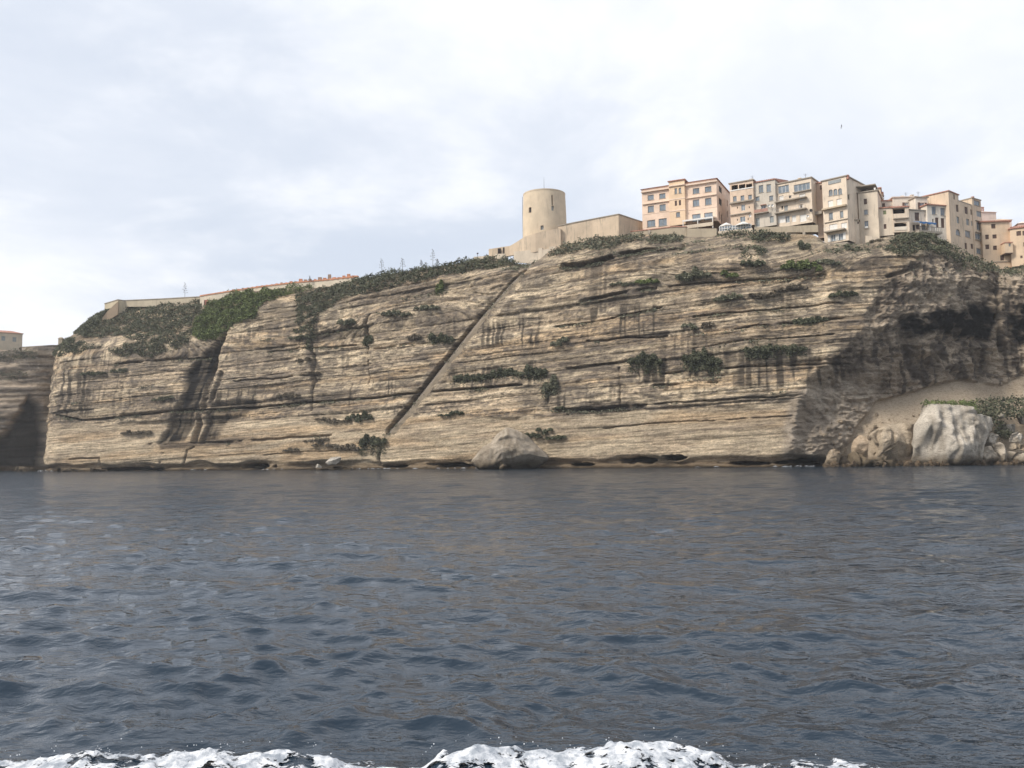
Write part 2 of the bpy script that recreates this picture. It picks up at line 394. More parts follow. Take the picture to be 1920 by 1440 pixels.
    # --- joints and gullies
    joints = [([(690, 590), (684, 620), (687, 660), (686, 720)], 2.2, 1.6), ([(583, 610), (586, 680), (585, 770)], 1.8, 1.0), ([(1876, 500), (1866, 545), (1872, 600), (1884, 650)], 4, 1.8),
              ([(1163, 690), (1163, 766)], 1.8, 0.7), ([(1025, 735), (1027, 772)], 2.0, 0.8), ([(300, 868), (306, 850)], 1.5, 0.7), ([(345, 868), (352, 845), (365, 838)], 1.6, 0.7), ([(711, 868), (712, 835)], 2.5, 1.2),
              ([(428, 618), (408, 655), (402, 690), (390, 740), (375, 790), (366, 826)], 5, 2.4), ([(417, 700), (404, 745), (392, 800), (380, 828)], 3.5, 1.4), ([(655, 720), (652, 760)], 1.5, 0.6)]
    jm = np.zeros(U.shape)
    for pts, wd, dep in joints:
        m = line_mask(Uw * 0.8 + U * 0.2, V, pts, wd) * sst(0.25, 0.5, fbm(s / 3, Z / 3, 72, 3) + 0.05); disp -= m * dep * 0.75; jm = np.maximum(jm, m)
    disp -= 1.6 * np.where(U < 690, line_mask(U, V, [(640, 560), (640, 760)], 52, 6), 0) * sst(600, 640, V) * (1 - sst(700, 740, V))   # block left of the long joint stands back
    # --- dark gully left, cave mouth right, base caves
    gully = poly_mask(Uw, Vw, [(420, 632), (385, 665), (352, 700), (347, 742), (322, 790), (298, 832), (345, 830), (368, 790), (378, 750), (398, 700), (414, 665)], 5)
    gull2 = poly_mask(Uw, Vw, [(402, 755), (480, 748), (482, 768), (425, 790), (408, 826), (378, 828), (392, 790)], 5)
    disp -= 1.3 * gully + 0.3 * gull2
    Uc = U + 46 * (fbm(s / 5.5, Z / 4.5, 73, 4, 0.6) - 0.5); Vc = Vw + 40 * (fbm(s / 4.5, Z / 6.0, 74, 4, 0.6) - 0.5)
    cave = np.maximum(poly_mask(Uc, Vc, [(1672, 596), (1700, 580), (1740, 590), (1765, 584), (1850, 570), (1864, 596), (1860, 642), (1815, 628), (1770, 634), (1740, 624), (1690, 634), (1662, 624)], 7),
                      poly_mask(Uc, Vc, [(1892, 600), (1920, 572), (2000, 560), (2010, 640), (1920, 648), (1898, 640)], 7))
    notch = (1 - sst(1.3, 2.6, Z + 1.2 * (vn(s / 6, 0 * s, 81) - 0.5)));  disp -= 1.7 * notch * (0.35 + vn(s / 9, 0 * s, 82))
    shelf = 1 - sst(0.35, 0.9, Z + 0.5 * (vn(s / 2.5, 0 * s, 83) - 0.5)); disp += 2.3 * shelf * vn(s / 7, 0 * s, 84)
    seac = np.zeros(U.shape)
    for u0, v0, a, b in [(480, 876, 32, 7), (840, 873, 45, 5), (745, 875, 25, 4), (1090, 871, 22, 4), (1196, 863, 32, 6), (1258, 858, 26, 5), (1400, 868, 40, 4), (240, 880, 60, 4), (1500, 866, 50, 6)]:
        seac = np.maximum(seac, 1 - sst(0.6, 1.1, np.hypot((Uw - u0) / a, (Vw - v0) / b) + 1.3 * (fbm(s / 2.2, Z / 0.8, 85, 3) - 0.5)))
    disp -= 4.5 * seac
    # --- royal staircase groove: n = px above/left of the line
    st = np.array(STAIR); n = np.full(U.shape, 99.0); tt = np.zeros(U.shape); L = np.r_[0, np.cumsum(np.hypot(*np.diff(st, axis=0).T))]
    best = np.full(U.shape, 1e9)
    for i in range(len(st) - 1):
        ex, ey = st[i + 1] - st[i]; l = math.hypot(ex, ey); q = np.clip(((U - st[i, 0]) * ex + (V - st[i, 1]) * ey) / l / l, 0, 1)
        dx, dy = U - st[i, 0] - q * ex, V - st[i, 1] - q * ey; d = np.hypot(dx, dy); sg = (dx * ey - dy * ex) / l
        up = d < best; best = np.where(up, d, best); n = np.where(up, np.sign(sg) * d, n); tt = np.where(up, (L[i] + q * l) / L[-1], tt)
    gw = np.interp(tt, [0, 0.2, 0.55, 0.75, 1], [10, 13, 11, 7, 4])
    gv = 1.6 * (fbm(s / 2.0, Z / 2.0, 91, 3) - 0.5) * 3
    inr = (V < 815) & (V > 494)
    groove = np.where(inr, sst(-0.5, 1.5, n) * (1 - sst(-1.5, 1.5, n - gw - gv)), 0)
    flush = np.where(inr, 1 - sst(9, 18, np.abs(n)), 0)
    disp = disp * (1 - 0.8 * flush)
    disp -= groove * np.interp(tt, [0, 0.7, 1], [2.6, 2.4, 1.3])
    # talus cone
    ztal = np.zeros(Z.shape); dt = tab(TALUS, U)
    tdep = np.clip((V + VS - dt) * 0.122, 0, 40) * 0.70 * np.where(U > 1575, sst(1575, 1660, U), 0)
    disp = disp * (1 - 0.82 * talus) + talus * (tdep + 0.9 * (fbm(s / 8, Z / 6, 96, 3) - 0.5))
    edge = np.minimum(1, (1 - t) * 14); disp = disp * (0.25 + 0.75 * edge)
    slope = sst(0, 2, Z - zb)                      # gentler top slope is soil and scrub covered
    X2 = X + nrm[None, :, 0] * disp + 0.40 * alc; Y2 = Y + nrm[None, :, 1] * disp + 0.917 * alc
    Zf = Z + slope * 0.5 * (fbm(s / 3, back / 2.0, 97, 3) - 0.5)
    # ------------------------------ colour: stone, weathering, stains, darkened ledge lines, painted shade of the stair groove
    cream, tan, ochre = np.array([0.78, 0.645, 0.455]), np.array([0.66, 0.53, 0.372]), np.array([0.70, 0.515, 0.318])
    grey, black, brown = np.array([0.105, 0.09, 0.078]), np.array([0.013, 0.012, 0.012]), np.array([0.16, 0.12, 0.08])
    c = lerp3(np.broadcast_to(cream, Z.shape + (3,)), tan, sst(0.35, 0.65, fbm(s / 14, w / 1.6, 101, 4)))
    c = lerp3(c, ochre, 0.75 * sst(0.52, 0.72, fbm(s / 26, w / 2.6, 102, 3)))
    c = c * (0.80 + 0.34 * p2 * rough + 0.17 * lower)[..., None] * (0.74 + 0.52 * (0.6 * vn(s / 2.2, w2 / 0.30, 104) + 0.4 * vn(s / 0.6, w2 / 0.35, 141)))[..., None]
    c = c * (0.80 + 0.36 * _hash(i1.astype(float), 0 * s, 77) * (0.6 + 0.4 * rough))[..., None]
    upz = sst(0, 10, w - 6 + 0 * s)
    band = fbm(s / 9.0, w2 / 0.9, 105, 4, 0.6); patch = fbm(s / 16, Z / 9, 106, 4)
    wx = sst(0.53, 0.63, band * 0.62 + patch * 0.42) * (0.85 - 0.62 * lower)
    c = lerp3(c, grey * 1.5, wx * 0.62)
    # lichen-grey where the upper beds break up
    c = lerp3(c, [0.19, 0.165, 0.14], 0.60 * sst(0.52, 0.66, fbm(s / 3.2, w2 / 1.3, 107, 4, 0.6)) * rough * (1 - alcove))
    part = sst(0.60, 0.72, 1 - np.abs(2 * fbm(s / 10.0, w2 / 0.55, 142, 3, 0.6) - 1) * 2.6 - 0.12 + 0.25 * (patch - 0.5)) * (0.35 + 0.65 * rough)
    c = lerp3(c, [0.15, 0.13, 0.115], 0.60 * part * (1 - alcove))
    speck = sst(0.60, 0.72, fbm(s / 0.9, Z / 0.7, 143, 3, 0.65)) * rough
    c = lerp3(c, [0.17, 0.145, 0.12], 0.65 * speck)
    thin = vn(s / 3.5, w2 / 0.20, 144) * 0.55 + vn(s / 1.1, w2 / 0.20, 145) * 0.45
    c = c * (1 - 0.42 * sst(0.52, 0.78, thin) * (0.35 + 0.65 * rough))[..., None]
    grain = np.random.default_rng(8).random(Z.shape); c = c * (0.80 + 0.40 * grain)[..., None]
    # drip curtains
    drip = sst(0.50, 0.63, vn(s / 0.55, w / 14, 108) * 0.6 + vn(s / 1.6, w / 9, 109) * 0.4)
    dz = np.zeros(U.shape)
    for P_ in [[(845, 688), (1015, 680), (1015, 722), (850, 732)], [(1168, 672), (1272, 662), (1272, 735), (1240, 722), (1172, 724)], [(1272, 662), (1372, 655), (1370, 705), (1275, 712)],
               [(1385, 655), (1520, 648), (1525, 722), (1380, 728)], [(690, 712), (742, 710), (740, 742), (690, 747)], [(890, 605), (1012, 600), (1014, 650), (890, 648)], [(1100, 578), (1235, 568), (1235, 628), (1100, 634)],
               [(400, 735), (480, 728), (482, 758), (400, 764)], [(1040, 740), (1100, 735), (1100, 765), (1040, 768)], [(1560, 690), (1900, 660), (1900, 720), (1560, 740)], [(100, 690), (170, 690), (170, 780), (108, 778)]]:
        dz = np.maximum(dz, poly_mask(Uw, Vw, P_, 9))
    rnd = sst(0.56, 0.72, fbm(s / 8, Z / 7, 110, 3)) * rough * 0.6
    c = lerp3(c, [0.085, 0.072, 0.058], 0.88 * drip * np.maximum(dz, rnd))
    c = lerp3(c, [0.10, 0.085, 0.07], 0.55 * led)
    blk = np.zeros(U.shape)
    for P_, a in [([(1055, 778), (1095, 762), (1150, 762), (1210, 756), (1212, 768), (1150, 778), (1100, 775)], .9), ([(1060, 505), (1090, 495), (1130, 488), (1165, 470), (1280, 458), (1285, 470), (1200, 484), (1140, 500), (1090, 510)], .6),
                  ([(1640, 545), (1668, 512), (1692, 505), (1690, 522), (1655, 560)], .6), ([(300, 830), (480, 818), (500, 828), (400, 838), (300, 846)], .75), ([(400, 755), (480, 746), (500, 760), (420, 772)], .9), ([(480, 752), (620, 740), (690, 735), (690, 746), (600, 757), (480, 768)], .45),
                  ([(1100, 560), (1180, 548), (1180, 562), (1120, 585), (1095, 590)], .55), ([(1150, 625), (1260, 615), (1250, 632), (1150, 642)], .5), ([(1040, 672), (1160, 660), (1160, 700), (1050, 705)], .5)]:
        blk = np.maximum(blk, a * poly_mask(Uw, Vw, P_, 4))
    c = lerp3(c, [0.045, 0.038, 0.036], blk * (0.45 + 0.55 * sst(0.35, 0.6, band)))
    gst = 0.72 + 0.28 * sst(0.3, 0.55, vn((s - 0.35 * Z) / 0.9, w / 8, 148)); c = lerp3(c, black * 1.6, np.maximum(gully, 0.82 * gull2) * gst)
    # alcove rock: grey-brown, mottled; black soot-like cave mouth
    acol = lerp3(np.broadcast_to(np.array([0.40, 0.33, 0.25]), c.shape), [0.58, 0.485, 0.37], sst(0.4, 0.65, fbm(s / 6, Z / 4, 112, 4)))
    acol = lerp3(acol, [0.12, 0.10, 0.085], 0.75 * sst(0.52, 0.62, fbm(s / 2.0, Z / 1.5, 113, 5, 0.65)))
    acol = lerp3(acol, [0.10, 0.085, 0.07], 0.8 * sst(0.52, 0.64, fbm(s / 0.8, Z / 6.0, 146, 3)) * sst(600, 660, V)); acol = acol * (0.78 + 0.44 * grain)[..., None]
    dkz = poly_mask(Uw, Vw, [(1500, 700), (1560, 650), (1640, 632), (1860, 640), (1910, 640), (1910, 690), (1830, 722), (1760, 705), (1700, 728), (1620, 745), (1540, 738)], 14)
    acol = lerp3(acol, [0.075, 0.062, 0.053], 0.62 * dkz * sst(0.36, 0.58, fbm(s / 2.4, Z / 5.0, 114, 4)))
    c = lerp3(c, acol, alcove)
    streak = poly_mask(Uw, Vw, [(1480, 740), (1640, 690), (1640, 760), (1560, 860), (1465, 862)], 8)      # slanting rain-washed rock
    sk = vn((s + 0.75 * Z) / 1.7, (Z - s) / 30, 115)
    c = lerp3(c, lerp3(np.broadcast_to(np.array([0.42, 0.355, 0.28]), c.shape), [0.58, 0.50, 0.40], sst(0.3, 0.7, sk)), 0.9 * streak)
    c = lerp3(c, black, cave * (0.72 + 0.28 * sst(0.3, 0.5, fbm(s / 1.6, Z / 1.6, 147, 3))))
    tcol = np.array([0.52, 0.43, 0.32]) * (0.85 + 0.25 * fbm(s / 5, Z / 3, 117, 4))[..., None]
    c = lerp3(c, tcol, talus)
    c = lerp3(c, np.array([0.075, 0.055, 0.045]), groove * np.interp(tt, [0, 0.6, 1], [0.85, 0.7, 0.35])); c = lerp3(c, [0.12, 0.10, 0.08], 0.7 * jm * (1 - alcove))  # groove shade painted in as dark brown, deepest low down; then the joints
    # soil and litter on the gentle top slope
    c = lerp3(c, [0.20, 0.165, 0.12], np.where(U > 1000, 0.35, 0.7) * slope * sst(0.4, 0.55, fbm(s / 4, back / 3, 118, 4)))
    # sea-level algae and wet band
    c = lerp3(c, [0.14, 0.10, 0.06], 0.75 * (1 - sst(1.0, 2.4, Z + 1.0 * (fbm(s / 3, Z, 119, 3) - 0.5))))
    c = lerp3(c, [0.05, 0.035, 0.02], 0.85 * (1 - sst(0.2, 0.8, Z + 0.4 * (vn(s / 1.5, 0 * s, 120) - 0.5))))
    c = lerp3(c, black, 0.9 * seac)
    # ------------------------------ plateau rows behind the rim
    nb = [2, 5, 10, 20, 45, 90]; Pt = np.stack([X2, Y2, Zf], -1); rows = [Pt]; crow = [c]
    for q, b in enumerate(nb):
        r = Pt[-1:].copy(); r[..., 0] -= nrm[:, 0] * b; r[..., 1] -= nrm[:, 1] * b; r[..., 2] += 0.02 * b + 0.3 * (fbm(s1 / 6, 0 * s1 + q, 130, 2) - 0.5); rows.append(r)
        crow.append(np.broadcast_to(np.array([0.22, 0.19, 0.13]), (1, len(s1), 3)))
    A = np.concatenate(rows); C = np.concatenate(crow)
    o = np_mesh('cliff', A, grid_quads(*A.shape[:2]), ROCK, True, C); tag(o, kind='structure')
    return dict(P=Pt, U=project(Pt)[0], V=project(Pt)[1], nrm=nrm, s=s1, slope=slope, base=np.stack([X, Y, Z], -1), bU=U, bV=V)
CL = make_cliff()

def far_cliff():
    s1, xy, nrm = smooth_path([(-330, 296), (-200, 298), (-80, 300), (-10, 302), (30, 304), (62, 307), (90, 311), (120, 317), (160, 326)], 0.4)
    NR = 130; ucol, _ = project(np.c_[xy, 0 * s1]); D = xy[:, 1]
    vt = np.interp(ucol, [-400, 0, 45, 62, 80, 120], [656, 657, 660, 656, 652, 650])
    ztop = np.array([at(u, v, d + 8)[2] for u, v, d in zip(ucol, vt, D)])
    t = np.linspace(0, 1, NR)[:, None]; Z = -2.5 + (ztop + 2.5) * t; s = np.broadcast_to(s1[None], Z.shape) + 400
    back = 8 * (np.clip(Z / ztop, 0, 1)) ** 3
    X = xy[None, :, 0] - nrm[None, :, 0] * back; Y = xy[None, :, 1] - nrm[None, :, 1] * back
    U, V = project(np.stack([X, Y, Z], -1))
    w = Z - DIP * s; p1, r1, *_ = bedding(s, w, B1, 241, 24); p2, r2, *_ = bedding(s, w, B2, 242, 7)
    disp = 1.4 * (p1 - .5) + .5 * r1 + .8 * (p2 - .5) + 4 * (fbm(s / 20, Z / 20, 251, 3) - .5) + 1.4 * (fbm(s / 5, Z / 4, 252, 4) - .5)
    Uw = U + 12 * (fbm(s / 4, Z / 3, 221, 3) - .5); Vw = V + 9 * (fbm(s / 5, Z / 2, 222, 3) - .5)
    cave = poly_mask(Uw, Vw, [(-30, 840), (20, 800), (55, 745), (72, 760), (84, 800), (84, 892), (-30, 892)], 7)
    disp -= 5 * cave
    X = X + nrm[None, :, 0] * disp; Y = Y + nrm[None, :, 1] * disp
    c = lerp3(np.broadcast_to(np.array([0.50, 0.41, 0.31]), Z.shape + (3,)), [0.27, 0.23, 0.185], sst(.42, .6, fbm(s / 9, w / 1.2, 205, 4, .6)))
    c = lerp3(c, [0.02, 0.018, 0.018], 0.93 * cave); c = c * (0.8 + 0.4 * p2)[..., None]
    c = lerp3(c, [0.13, 0.09, 0.05], 0.8 * (1 - sst(1.0, 2.2, Z)))
    P = np.stack([X, Y, Z], -1); rows = [P]; cr = [c]
    for b in (4, 15, 60):
        r = P[-1:].copy(); r[..., 0] -= nrm[:, 0] * b; r[..., 1] -= nrm[:, 1] * b; r[..., 2] += 0.01 * b; rows.append(r); cr.append(np.broadcast_to(np.array([.2, .17, .12]), (1, len(s1), 3)))
    A = np.concatenate(rows); o = np_mesh('far_cliff', A, grid_quads(*A.shape[:2]), ROCK, True, np.concatenate(cr)); tag(o, kind='structure')
    return dict(P=P, U=project(P)[0], V=project(P)[1])
FCL = far_cliff()

def surf(u, v, cl=None):
    """point of the rock seen at pixel (u, v): the frontmost vertex close to that pixel"""
    cl = cl or CL; d = (cl['U'] - u) ** 2 + (cl['V'] - v) ** 2
    k = np.argpartition(d.ravel(), 12)[:12]; pts = cl['P'].reshape(-1, 3)[k]
    return pts[np.argmin(pts[:, 1])].copy()

# ------------------------------------------------------------------ sea
_wr = np.random.default_rng(3)
WAVES = []
for i in range(96):
    lam = 0.20 * (9.0 / 0.20) ** (_wr.random()); k = 2 * math.pi / lam
    th = math.radians(-100) + _wr.normal(0, 0.62)                    # travelling towards the camera, a little to the left
    amp = 0.0082 * (lam ** 0.9 if lam < 0.9 else 0.9 ** 0.9 * (lam / 0.9) ** 0.12)
    WAVES.append((k * math.cos(th), k * math.sin(th), amp * _wr.uniform(.6, 1.3), _wr.uniform(0, 6.28), lam))
def wave(X, Y, spacing):
    """Gerstner sum; waves too short for the local mesh spacing fade out"""
    dx = np.zeros(X.shape); dy = dx.copy(); dz = dx.copy()
    gust = 0.65 + 0.7 * fbm(X / 30 + 5, Y / 22, 301, 3)
    for kx, ky, a, ph, lam in WAVES:
        g = np.clip((lam / spacing - 2.2) / 2.0, 0, 1) * a * (gust if lam < 3 else 1)
        q = kx * X + ky * Y + ph; sn = np.sin(q); cs = np.cos(q); k = math.hypot(kx, ky)
        dz += g * sn; dx += 0.8 * g * cs * kx / k; dy += 0.8 * g * cs * ky / k
    return dx, dy, dz
# the boat's wake: a breaking crest of white water running past at about nine metres
WCREST = [(-40, 1412), (60, 1410), (140, 1400), (230, 1404), (320, 1402), (430, 1396), (540, 1394), (600, 1404), (650, 1424), (720, 1420), (770, 1424), (820, 1402), (880, 1390), (950, 1396),
          (1020, 1404), (1100, 1398), (1180, 1386), (1240, 1390), (1310, 1408), (1370, 1426), (1440, 1424), (1520, 1428), (1600, 1440), (2000, 1450)]
YC = 8.75
def wake(X, Y):
    """height of the wake ridge above the sea"""
    u = 960 + F * X / (Y / math.cos(PITCH) * 0.97 + 1e-6); v = np.interp(u, [p[0] for p in WCREST], [p[1] for p in WCREST])
    # height a crest at distance YC needs to be seen on row v
    el = np.arctan((v - 720) / F) - PITCH; hc = np.clip(3.0 - YC * np.tan(el) - 0.045, 0.0, 0.5)
    side = sst(-11, -8.5, X) * (1 - sst(8.5, 12, X))
    prof = np.exp(-((Y - YC) / np.where(Y > YC, 0.28, 0.75)) ** 2)
    return hc * prof * side, side
def make_sea():
    rr = [1.2]
    while rr[-1] < 340: rr.append(rr[-1] * (1.0095 if rr[-1] < 6 else 1.0068 if rr[-1] < 120 else 1.012))
    rr += [380, 450, 600, 900, 1500, 3000, 6000, 9000]; rr = np.array(rr)
    th = np.r_[np.linspace(-38, 38, 640), np.linspace(38, 322, 72)[1:-1]]; th = np.radians(th)
    R, T = np.meshgrid(rr, th, indexing='ij'); X = R * np.sin(T); Y = R * np.cos(T)
    sp = np.maximum(R * 0.0075, np.where(np.abs(np.angle(np.exp(1j * T))) < 0.67, R * 0.0021, R * 0.07))
    dx, dy, dz = wave(X, Y, sp); calm = 1 - 0.6 * np.exp(-((Y - YC) / 1.2) ** 2) * (np.abs(X) < 12); dz = dz * calm; far = 1 - sst(300, 345, R); wk, _ = wake(X, Y)
    P = np.stack([X + dx * far, Y + dy * far, dz * far + wk * 0.86], -1)
    nr, nc = R.shape; i = np.arange(nr * nc).reshape(nr, nc); j = np.roll(i, -1, axis=1)
    Q = np.stack([i[:-1], i[1:], j[1:], j[:-1]], -1).reshape(-1, 4)
    V = np.vstack([P.reshape(-1, 3), [[0, 0, 0]]]); 
    cap = np.stack([i[0], j[0], np.full(nc, nr * nc), np.full(nc, nr * nc)], -1)
    m, nt, bs, L = nodes('sea_water')
    bs.inputs['Base Color'].default_value = (0.013, 0.025, 0.040, 1); bs.inputs['Roughness'].default_value = 0.06; bs.inputs['IOR'].default_value = 1.333
    n1 = tex(nt, 'ShaderNodeTexNoise', 2.2, 3, 0.55, (0.75, 1.35, 1)); n2 = tex(nt, 'ShaderNodeTexNoise', 7.0, 3, 0.6, (0.8, 1.3, 1))
    n3 = tex(nt, 'ShaderNodeTexNoise', 0.55, 2, 0.5, (0.7, 1.4, 1))
    mm = nt.nodes.new('ShaderNodeMath'); mm.operation = 'MULTIPLY_ADD'; L(n2, mm.inputs[0]); mm.inputs[1].default_value = 0.28; L(n1, mm.inputs[2])
    m3 = nt.nodes.new('ShaderNodeMath'); m3.operation = 'MULTIPLY_ADD'; L(n3, m3.inputs[0]); m3.inputs[1].default_value = 2.0; L(mm.outputs[0], m3.inputs[2])
    at_ = nt.nodes.new('ShaderNodeAttribute'); at_.attribute_name = 'Col'      # 0 where the mesh carries the ripples, 1 where they are finer than the mesh
    bump(nt, bs, m3.outputs[0], 1.0, 0.1); L(mrange(nt, at_.outputs['Fac'], 0, 1, 0.06, 0.24), [n_ for n_ in nt.nodes if n_.type == 'BUMP'][0].inputs['Distance'])
    L(mrange(nt, at_.outputs['Fac'], 0, 1, 0.035, 0.11), bs.inputs['Roughness'])
    lod = np.r_[sst(12, 90, R).ravel(), 0]; o = np_mesh('sea', V, Q, m, True, np.stack([lod] * 3, -1)); tag(o, kind='structure')
make_sea()

def make_foam():
    nx, ny = 1150, 190
    gx = np.linspace(-8.2, 8.2, nx); gy = np.linspace(7.2, 9.6, ny); X, Y = np.meshgrid(gx, gy)
    wk, side = wake(X, Y); dx, dy, dz = wave(X, Y, np.full(X.shape, 0.06)); dz = dz * (1 - 0.6 * np.exp(-((Y - YC) / 1.2) ** 2))
    u = 960 + F * X / (Y + 1e-6)
    # where the crest breaks: white water; thin lacy edges elsewhere
    dens = np.interp(u, [-100, 0, 80, 200, 560, 640, 700, 775, 830, 1280, 1340, 1400, 1500, 1560, 1700, 2000], [.5, .7, .95, 1, 1, .85, .62, .68, 1, 1, .75, .5, .5, .45, .15, 0])
    top = np.exp(-((Y - YC + 0.06) / np.where(Y > YC - .06, 0.20, 0.70)) ** 2)
    lace = 1 - np.abs(2 * fbm(X / 0.55, Y / 0.42, 311, 4, .6) - 1) * 2.2; lump = fbm(X / 0.34, Y / 0.26, 312, 4, .6)
    gap = fbm(X / 1.3, Y / 0.5, 314, 3)
    mask = dens * top * 0.95 - 0.06 + 0.7 * (lace - 0.5) + 0.55 * (lump - 0.5) - 0.9 * np.clip(0.50 - gap, 0, 1)
    H = 0.01 + 0.055 * np.clip(mask - 0.30, 0, 1) * (0.2 + lump) + 0.06 * (fbm(X / 0.10, Y / 0.08, 313, 3) - .5)
    # splashing ragged upper edge
    Z = dz + wk * 0.86 + H * np.clip((mask - 0.30) * 4, 0, 1) + 0.006
    P = np.stack([X + dx, Y + dy, Z], -1); Q = grid_quads(ny, nx); keep = (mask.ravel()[Q].min(1) > 0.36)
    Q = Q[keep]; used = np.unique(Q); remap = np.full(nx * ny, -1); remap[used] = np.arange(len(used))
    m, nt, bs, L = nodes('sea_foam')
    n = tex(nt, 'ShaderNodeTexNoise', 6.0, 6, .7); c = mixc(nt, mrange(nt, n, .40, .60), (0.30, 0.33, 0.37), (0.74, 0.75, 0.77))
    L(c, bs.inputs['Base Color']); bs.inputs['Roughness'].default_value = .85; bump(nt, bs, n, .8, .05)
    n5 = tex(nt, 'ShaderNodeTexNoise', 11.0, 5, .65, (1, 1.6, 1)); at_ = nt.nodes.new('ShaderNodeAttribute'); at_.attribute_name = 'Col'
    a1 = mrange(nt, n5, .30, .70, -1.0, 1.0); ad = nt.nodes.new('ShaderNodeMath'); ad.operation = 'ADD'; L(a1, ad.inputs[0]); L(mrange(nt, at_.outputs['Fac'], .36, 1.0, -.5, 1.0), ad.inputs[1])
    L(mrange(nt, ad.outputs[0], 0.0, 0.35), bs.inputs['Alpha'])
    o = np_mesh('wake_foam', P.reshape(-1, 3)[used], remap[Q], m, True, np.stack([np.clip(mask.ravel()[used], 0, 1)] * 3, -1))
    tag(o, 'white churning foam of the boat wake at the bottom of the picture', 'foam', kind='stuff')
    # spray drops flung from the crest
    bm = bmesh.new(); r = random.Random(4)
    for k in range(150):
        x = r.uniform(-5.4, 3.0); y = r.gauss(YC - 0.05, 0.12); h = float(wake(np.array([x]), np.array([y]))[0][0])
        uu = 960 + F * x / y; dn = np.interp(uu, [0, 80, 600, 700, 830, 1280, 1400], [.4, 1, 1, .2, 1, 1, .1])
        if r.random() > dn: continue
        z = h * 0.9 + 0.08 + abs(r.gauss(0, 0.035)); sz = r.uniform(.003, .008)
        bmesh.ops.create_icosphere(bm, subdivisions=1, radius=sz, matrix=Matrix.Translation((x, y, z)))
    me = bpy.data.meshes.new('spray'); bm.to_mesh(me); bm.free(); me.materials.append(m); at2 = me.attributes.new('Col', 'FLOAT_COLOR', 'POINT'); at2.data.foreach_set('color', [1.0] * (4 * len(me.vertices)))
    tag(link(bpy.data.objects.new('spray', me)), 'small white spray drops flung above the wake foam', 'spray', kind='stuff')
make_foam()

# ------------------------------------------------------------------ vegetation
def leaf_quads(C, size, r, up=0.35):
    """leaf clump quads at points C"""
    n = len(C); a = r.normal(size=(n, 3)); a[:, 2] *= 0.6; a /= np.linalg.norm(a, axis=1)[:, None]
    b = r.normal(size=(n, 3)); b -= (a * b).sum(1)[:, None] * a; b /= np.linalg.norm(b, axis=1)[:, None]
    sz = size * r.uniform(.55, 1.35, (n, 1)); a = a * sz; b = b * sz * r.uniform(.45, .8, (n, 1))
    V = np.stack([C - a, C - b * .9, C + a, C + b], 1).reshape(-1, 3)
    return V, np.arange(4 * n).reshape(n, 4)
def dome_points(n, r):
    d = r.normal(size=(n, 3)); d /= np.linalg.norm(d, axis=1)[:, None]; d[:, 2] = np.abs(d[:, 2]) * 1.0 - 0.25
    return d * (r.random((n, 1)) ** 0.33)
def bush(name, u, v, wpx, hpx, mat, label, cat='bush', group=None, hang=0, leaf=0.22):
    r = np.random.default_rng(int(u * 31 + v)); p = surf(u, v); D = p[1]; W, Hh = wpx * D / F / 2, hpx * D / F
    nb = max(2, int(wpx / 9)); pts = []
    for k in range(nb):
        x = (k + .5) / nb * 2 - 1 + r.normal(0, .15 / nb); sc = (1 - abs(x) ** 2.5 * 0.6) * r.uniform(.6, 1.1)
        q = surf(u + x * wpx / 2, v - DIP * x * wpx * 0.4 + r.normal(0, hpx * .10)); n = int(140 * (Hh * sc) * max(0.6, W / nb) * 2 + 25)
        e = dome_points(n, r) * [max(W / nb * 1.35, 0.35), max(.45, min(1.4, Hh * .6)), Hh * sc * 0.85]
        pts.append(q + [0, -0.25, -Hh * .30] + e)
        if hang:
            m = n // 2; e = r.normal(size=(m, 3)) * [W / nb * .8, .25, .3]; e[:, 2] -= r.random(m) ** 1.5 * hang * D / F
            pts.append(q + [0, -.35, -Hh * .2] + e)
    C = np.vstack(pts); V, Q = leaf_quads(C, leaf, r); o = np_mesh(name, V, Q, mat, False, origin=p)
    tag(o, label, cat, group)
G, Dk, Gy, Br = LEAF_GREEN, LEAF_DARK, LEAF_GREY, LEAF_DRY
